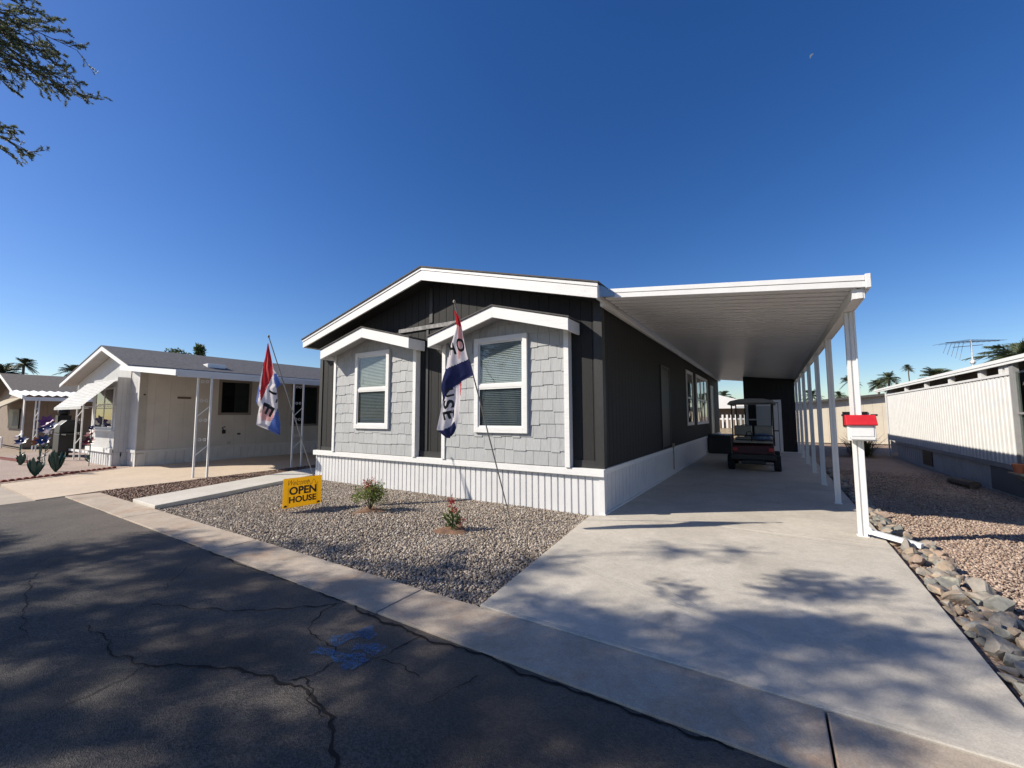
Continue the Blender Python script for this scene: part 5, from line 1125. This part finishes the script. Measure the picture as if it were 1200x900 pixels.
# ------------------------------------------------------------------ metal flowers and cacti in the neighbour bed
def gpt(x, y): p = gp(x, y); return p.x, p.y
def metal_flower(x, y, h, heads, label, stem='green_metal', cat='garden ornament', grp=None, nleaf=6):
    th = thing('metal_flower', (x, y, 0), label, cat, grp); mr = random.Random(int(x*31+y*77)); mb = MB()
    mb.tube([(x, y, -0.03), (x+0.02, y, h*0.5), (x, y, h)], 0.012, 6)
    for dx, dz, r, m_ in heads: mb.tube([(x, y, h*0.45), (x+dx*0.6, y, h*0.45+(dz-h*0.45)*0.7), (x+dx, y, dz)], 0.009, 5)
    mb.build('stem', stem, th); mb = MB()
    for i in range(nleaf):
        a = mr.uniform(0, 6.28); z = mr.uniform(0.05, h*0.5); l = mr.uniform(0.12, 0.24); d = Vector((math.cos(a), math.sin(a)*0.6, 0.8)).normalized(); p = Vector((x, y, z)); b = d.cross(Vector((0, 0, 1))).normalized()*l*0.22
        mb.add([p, p+d*l*0.5+b, p+d*l, p+d*l*0.5-b, p+d*l*0.5+Vector((0, 0, -0.02))], [(0, 1, 4), (1, 2, 4), (2, 3, 4), (3, 0, 4)])
    mb.build('leaf', 'green_metal', th)
    for dx, dz, r, m_ in heads:
        mb = MB(); c = Vector((x+dx, y, dz)); n = 7; t_ = mr.uniform(-0.5, 0.5); ax_ = Vector((0.45+t_, -0.5, 0.55)).normalized(); u_ = ax_.cross(Vector((0, 0, 1))).normalized(); w_ = ax_.cross(u_)
        for i in range(n):
            a = 6.283*i/n; d = u_*math.cos(a)+w_*math.sin(a); s = u_*math.cos(a+1.57)+w_*math.sin(a+1.57)
            mb.add([c, c+d*r*0.55+s*r*0.3+ax_*r*0.2, c+d*r+ax_*r*0.35, c+d*r*0.55-s*r*0.3+ax_*r*0.2], [(0, 1, 2, 3)])
        mb.ball(c+ax_*0.02, r*0.22, nu=8, nv=5); mb.build('flower_head', m_, th)
x, y = gpt(104, 546); metal_flower(x, y, 1.0, [(0.05, 1.05, 0.20, 'maroon'), (-0.06, 0.78, 0.20, 'maroon'), (0.02, 1.25, 0.10, 'dkblue')], 'tall metal flower with dark maroon heads by the white gable front')
x, y = gpt(22, 545); metal_flower(x, y, 0.85, [(-0.25, 0.95, 0.16, 'dkblue'), (0.22, 0.80, 0.20, 'dkblue')], 'metal flower with dark blue heads nearest the left edge', nleaf=10)
x, y = gpt(45, 556); metal_flower(x, y, 0.9, [(0.28, 0.95, 0.18, 'dkblue'), (-0.3, 0.90, 0.18, 'orange'), (0.0, 0.85, 0.16, 'green_metal')], 'bushy green metal flower with orange and blue heads', nleaf=22)
x, y = gpt(52, 540); metal_flower(x, y, 1.4, [(0.0, 1.45, 0.26, 'purple'), (0.38, 1.35, 0.26, 'purple'), (0.72, 1.25, 0.22, 'dkblue'), (-0.35, 1.15, 0.2, 'dkblue'), (0.3, 1.05, 0.13, 'f_white'), (0.12, 1.12, 0.12, 'purple')], 'cluster of big purple and white metal flowers', nleaf=10)
def agave(x, y, h, label, w_=0.2, n=11):
    th = thing('metal_agave', (x, y, 0), label, 'garden ornament'); mr = random.Random(int(h*1000))
    for i in range(n):
        a = 6.283*i/n+mr.uniform(-0.2, 0.2); l = h*mr.uniform(0.75, 1.05); o = w_*mr.uniform(0.55, 1.0); d = Vector((math.cos(a), math.sin(a), 0)); s_ = Vector((-math.sin(a), math.cos(a), 0)); b = w_*0.32; mb = MB(); P = []
        for t, wd, q in ((0, 0.25, 0), (0.3, 0.9, 0.55), (0.65, 1.0, 0.95), (0.9, 0.45, 1.0), (1.0, 0.02, 0.95)):
            c = Vector((x, y, -0.02))+d*(o*q)+Vector((0, 0, l*t)); P += [c-s_*b*wd, c-d*b*0.35*wd, c+s_*b*wd]
        mb.add(P, [(3*k, 3*k+3, 3*k+4, 3*k+1) for k in range(4)]+[(3*k+1, 3*k+4, 3*k+5, 3*k+2) for k in range(4)]); mb.build('blade', 'green_metal', th, smooth=True)
x, y = gpt(65, 553); agave(x, y, 0.66, 'dark green metal agave, the larger one in the pale gravel bed', 0.19)
x, y = gpt(41, 558); agave(x, y, 0.52, 'dark green metal agave below the orange and blue metal flowers', 0.17)
x, y = gpt(24, 545); agave(x, y, 0.42, 'small dark metal agave nearest the left edge', 0.15, 8)
# black grill and round-topped clutter, added for an unidentified dark mass
kx, ky = -24.9, 4.75
gr = thing('barbecue_grill', (kx, ky, 0), 'black covered barbecue standing behind the metal flowers', 'grill')
MB().box(kx-0.45, kx+0.45, ky-0.3, ky+0.3, 0.15, 0.95).build('cabinet', 'black', gr, bevel=0.03)
mb = MB(); mb.prism([(ky-0.3, 0.96), (ky-0.28, 1.3), (ky-0.1, 1.5), (ky+0.15, 1.5), (ky+0.3, 1.3), (ky+0.3, 0.96)], 'x', kx-0.42, kx+0.42); mb.build('hood', 'black', gr, bevel=0.03)
MB().box(kx+0.46, kx+1.2, ky-0.25, ky+0.25, 0.9, 0.95).build('side_shelf', 'black', gr)
mb = MB(); mb.box(kx-0.9, kx-0.5, ky-0.2, ky+0.2, 0, 1.7); mb.ball((kx-0.7, ky, 1.85), 0.2); tag(mb.build('dark_clutter', 'black'), 'tall dark round-topped tank beside the black barbecue', 'clutter')
# scalloped edging
def edging(p0, p1, label, r=0.075):
    a = Vector((*p0, 0)); b = Vector((*p1, 0)); n = int((b-a).length/(2*r)); mb = MB(); d = (b-a).normalized(); q = Vector((-d.y, d.x, 0))*0.025
    for i in range(n):
        c = a+d*(2*r*i+r); pts = [(c+d*(r*0.96*math.cos(t)))+Vector((0, 0, 0.02+r*0.9*math.sin(t))) for t in [math.pi*k/8 for k in range(9)]]
        vs = [p-q for p in pts]+[p+q for p in pts]; m_ = len(pts); mb.add(vs, [tuple(range(m_)), tuple(range(m_, 2*m_))[::-1]]+[(k, m_+k, m_+(k+1) % m_, (k+1) % m_) for k in range(m_)])
        mb.k = 0
    return tag(mb.build('scalloped_edging', 'terracotta'), label, 'edging')
edging((-15.85, 1.72), (-17.45, 4.5), 'red scalloped edging between the pale gravel bed and the tan driveway')
edging((-25.5, 3.1), (-21.0, 3.5), 'red scalloped edging at the back of the pale gravel bed', 0.09)
# ------------------------------------------------------------------ shade trees behind and left of the camera
def tree_to(name, label, base, clumps, seed, fork=2.6):
    """tapered trunk, limbs that reach every leaf clump, fine hanging foliage"""
    mr = random.Random(seed); th = thing(name, base, label, 'tree'); b = Vector(base)
    nodes = [(b+Vector((0.1, 0.1, fork)), 0.17)]
    tr = MB(); tr.tube([b, b+Vector((0.15, 0.0, fork*0.5)), nodes[0][0]], [0.30, 0.22, 0.18], 12)
    br = MB(); cl = sorted(clumps, key=lambda c: (c-nodes[0][0]).length)
    for c in cl:
        best = min(nodes, key=lambda q: (q[0]-c).length+(0.45*(q[0]-nodes[0][0]).length)); p, r = best
        L = (c-p).length
        if L > 0.15:
            k = max(2, int(L/0.5)); pts = [p]; r1 = max(0.010, min(r*0.72, 0.020+0.018*L)); nn = []
            for i in range(1, k+1):
                t = i/k; q = p.lerp(c, t)+Vector((mr.gauss(0, 0.05), mr.gauss(0, 0.05), 0.22*L*math.sin(math.pi*t)*0.5+mr.gauss(0, 0.03))); q = c if i == k else q
                pts.append(q); nn.append((q, r1*(1-0.6*t)))
            br.tube(pts, [r1*(1-0.65*i/k) for i in range(k+1)], 6 if r1 > 0.03 else 4); nodes += nn
    tr.build('trunk', 'bark', th); br.build('limbs', 'bark', th)
    # foliage: drooping sprigs with small leaflets
    VV = []; rs = np.random.RandomState(seed)
    for c in clumps:
        ns = mr.randrange(7, 13) if seed == 5 and -4.2 < c[0]+c[2]*CSX and c[1]+c[2]*CSY > 2.7 else mr.randrange(12, 20); R_ = mr.uniform(0.28, 0.5)
        for s in range(ns):
            a = mr.uniform(0, 6.28); e = mr.uniform(-0.7, 0.6); d = Vector((math.cos(a)*math.cos(e), math.sin(a)*math.cos(e), math.sin(e))); L = R_*mr.uniform(0.6, 1.3)
            m = 15; t = np.linspace(0.05, 1, m)[:, None]; P = np.array(c)+np.array(d)*L*t+np.array([0, 0, -0.25*L])*t*t+rs.normal(0, 0.012, (m, 3))
            u = np.cross(np.array(d), [0, 0, 1.0]); u /= np.linalg.norm(u)+1e-6
            for sg_ in (-1, 1):
                dirv = (u*sg_+np.array(d)*0.6)[None]+rs.normal(0, 0.35, (m, 3)); dirv /= np.linalg.norm(dirv, axis=1, keepdims=True)
                l = rs.uniform(0.035, 0.075, (m, 1)); w_ = np.cross(dirv, rs.normal(0, 1, (m, 3))); w_ /= np.linalg.norm(w_, axis=1, keepdims=True)+1e-6; w_ *= 0.009
                VV.append(np.stack([P, P+dirv*l*0.5+w_, P+dirv*l, P+dirv*l*0.5-w_], 1))
    V = np.concatenate(VV).reshape(-1, 3)-np.array(base); F = np.arange(len(V)).reshape(-1, 4)
    return_ = np_mesh('crown', V, F, 'leaf_fine', None, kind=None, parent=th); return th
def back(T, h): return Vector((T[0]-h*CSX, T[1]-h*CSY, h))
def visible(P): x, y = proj(P); return -60 < x < 1260 and -60 < y < 960
def inkeep(P):
    x, y = proj(P); return x < 60 and y < 190
cA = []; cB = []; tr_ = random.Random(21)
SPR = [CAM+ray(x_, y_)*6.4 for x_, y_ in ((20, 40), (60, 60), (95, 90), (40, 100), (20, 170))]
TOS = Vector((-CSX, -CSY, 1)).normalized()
def blocks(P):
    return any((P-q).dot(TOS) > 0 and ((P-q)-TOS*(P-q).dot(TOS)).length < 0.75 for q in SPR)
# shade spots on the ground, read off the photograph (px, py, spread in m, count)
spots = [(650, 668, .30, 5), (700, 690, .35, 6), (740, 720, .35, 5), (690, 735, .3, 4), (640, 715, .3, 3), (830, 665, .35, 6), (870, 680, .35, 6), (920, 690, .35, 6), (905, 655, .25, 3), (980, 700, .35, 6), (1010, 735, .3, 5), (1060, 755, .3, 5), (940, 730, .35, 5), (860, 730, .3, 4), (900, 760, .3, 4),
         (960, 660, .2, 2), (1040, 700, .25, 3), (780, 780, .35, 5), (700, 770, .35, 5), (830, 800, .3, 4), (760, 660, .2, 1), (535, 668, .3, 5), (560, 690, .25, 3), (470, 672, .3, 4), (430, 650, .3, 3), (500, 650, .2, 1), (600, 745, .35, 6), (660, 800, .35, 5), (740, 830, .35, 5), (610, 690, .2, 2),
         (1030, 870, .2, 2), (940, 800, .3, 2), (1000, 690, .5, 5), (900, 700, .5, 5), (800, 700, .5, 4), (700, 730, .4, 4), (1040, 740, .4, 4), (840, 780, .4, 4), (900, 860, .3, 4), (780, 860, .3, 4), (350, 640, .2, 2), (300, 640, .3, 3), (420, 690, .3, 4)]
for px, py, sp, n in spots:
    g = gp(px, py)
    for _ in range(max(1, round(n*1.0))):
        for _t in range(30):
            T = (g.x+tr_.gauss(0, sp*0.85), g.y+tr_.gauss(0, sp*0.7)); P = back(T, tr_.uniform(4.6, 7.5))
            if not visible(P) and not blocks(P): cA.append(P); break
# dense shade over the street
k = 0
while k < 520:
    T = (tr_.uniform(-9.5, 0.6), tr_.uniform(-1.2, 2.5))
    if T[0] < -7.4 and T[1] > 1.0+0.25*(T[0]+9.5): continue
    if T[0] > -1.5 and tr_.random() < 0.25: continue
    P = back(T, tr_.uniform(4.2, 8.5)); k += 1
    if blocks(P): continue
    if not visible(P): (cA if P.x > -11.5 and P.y > -5.5 else cB).append(P)
# the sprays that hang into the top left corner of the frame
vis = []
for (px, py, dd) in ((0, 12, 5.0), (18, 40, 5.1), (30, 68, 5.0), (52, 60, 5.2), (60, 88, 5.1), (78, 76, 5.2), (88, 100, 5.2), (40, 95, 5.0), (20, 80, 4.9), (8, 60, 4.9), (12, 100, 4.9), (70, 105, 5.1), (55, 35, 5.2), (95, 118, 5.2), (3, 160, 4.7), (12, 172, 4.7), (30, 178, 4.8), (0, 190, 4.6), (-20, 60, 5), (-30, 150, 4.7), (-40, 20, 5)):
    d = ray(px, py); vis.append(CAM+d*(dd/abs(d.x)*0.9))
tree_to('shade_tree', 'fine leaved shade tree whose sprays hang into the top left corner', (-9.3, -2.6, -0.1), cA, 5)
def spray(points, seed):
    """the visible twigs: a thin drooping branch with short leafy twiglets"""
    global_t = bpy.data.objects['shade_tree']; mr = random.Random(seed); rs = np.random.RandomState(seed); VV = []
    def twig(p, d, L, r, lv, br):
        pts = [p]; q = p.copy(); dd = d.normalized(); n = max(3, int(L/0.05))
        for i in range(n):
            dd = (dd+Vector((mr.gauss(0, 0.07), mr.gauss(0, 0.07), mr.gauss(-0.035, 0.05)))).normalized(); q = q+dd*(L/n); pts.append(q)
            if lv > 0 and mr.random() < (0.95 if lv == 2 else 0.85):
                a = mr.uniform(0.4, 0.9)*mr.choice((-1, 1)); side = dd.cross(Vector((mr.gauss(0, 1), mr.gauss(0, 1), mr.gauss(0, 1)))).normalized(); twig(q, (dd*math.cos(a)+side*math.sin(abs(a))), L*mr.uniform(0.22, 0.42)*(1-0.4*i/n), r*0.5, lv-1, br)
            if lv < 2:
                for _ in range(14):
                    lf = Vector((mr.gauss(0, 1), mr.gauss(0, 1), mr.gauss(0, 1))).normalized(); w_ = lf.cross(dd).normalized()*0.0036; l = mr.uniform(0.010, 0.026)
                    VV.append([q, q+lf*l*0.5+w_, q+lf*l, q+lf*l*0.5-w_])
        br.tube(pts, [max(0.0012, r*(1-0.75*i/n)) for i in range(n+1)], 4)
    br = MB()
    for p0, p1 in points:
        a, b = CAM+ray(*p0[:2])*p0[2], CAM+ray(*p1[:2])*p1[2]; twig(a, b-a, (b-a).length, 0.009, 2, br)
        br.build('twig', 'bark', global_t); br = MB()
    V = np.array([[tuple(v) for v in q] for q in VV]).reshape(-1, 3)-np.array(ORG[global_t.name]); np_mesh('hanging_leaves', V, np.arange(len(V)).reshape(-1, 4), 'leaf_fine', None, kind=None, parent=global_t)
spray([((-60, -30, 6.4), (50, 12, 6.6)), ((-70, 10, 6.3), (82, 58, 6.6)), ((-70, 20, 6.2), (90, 98, 6.5)), ((-60, 45, 6.2), (58, 92, 6.4)), ((-60, 5, 6.4), (74, 34, 6.7)), ((-50, 40, 6.2), (28, 98, 6.3)), ((-60, 5, 6.3), (32, 12, 6.5)),
       ((-60, 125, 6.0), (36, 170, 6.3)), ((-60, 140, 6.0), (14, 176, 6.2)), ((-50, 120, 6.0), (22, 150, 6.2)), ((-60, 30, 6.2), (70, 80, 6.4)), ((-65, 15, 6.3), (78, 46, 6.6)), ((-60, 55, 6.2), (14, 76, 6.3)), ((-50, 10, 6.2), (48, 46, 6.4))       , ((-60, -5, 6.4), (60, 22, 6.6)), ((-65, 22, 6.3), (84, 78, 6.6)), ((-60, 35, 6.2), (78, 104, 6.4)), ((-60, 15, 6.5), (66, 50, 6.7)), ((-60, 132, 6.0), (26, 160, 6.3))], 17)
tree_to('shade_tree', 'second shade tree farther back along the street, casting shade on the asphalt', (-13.2, -7.2, -0.1), cB, 6)
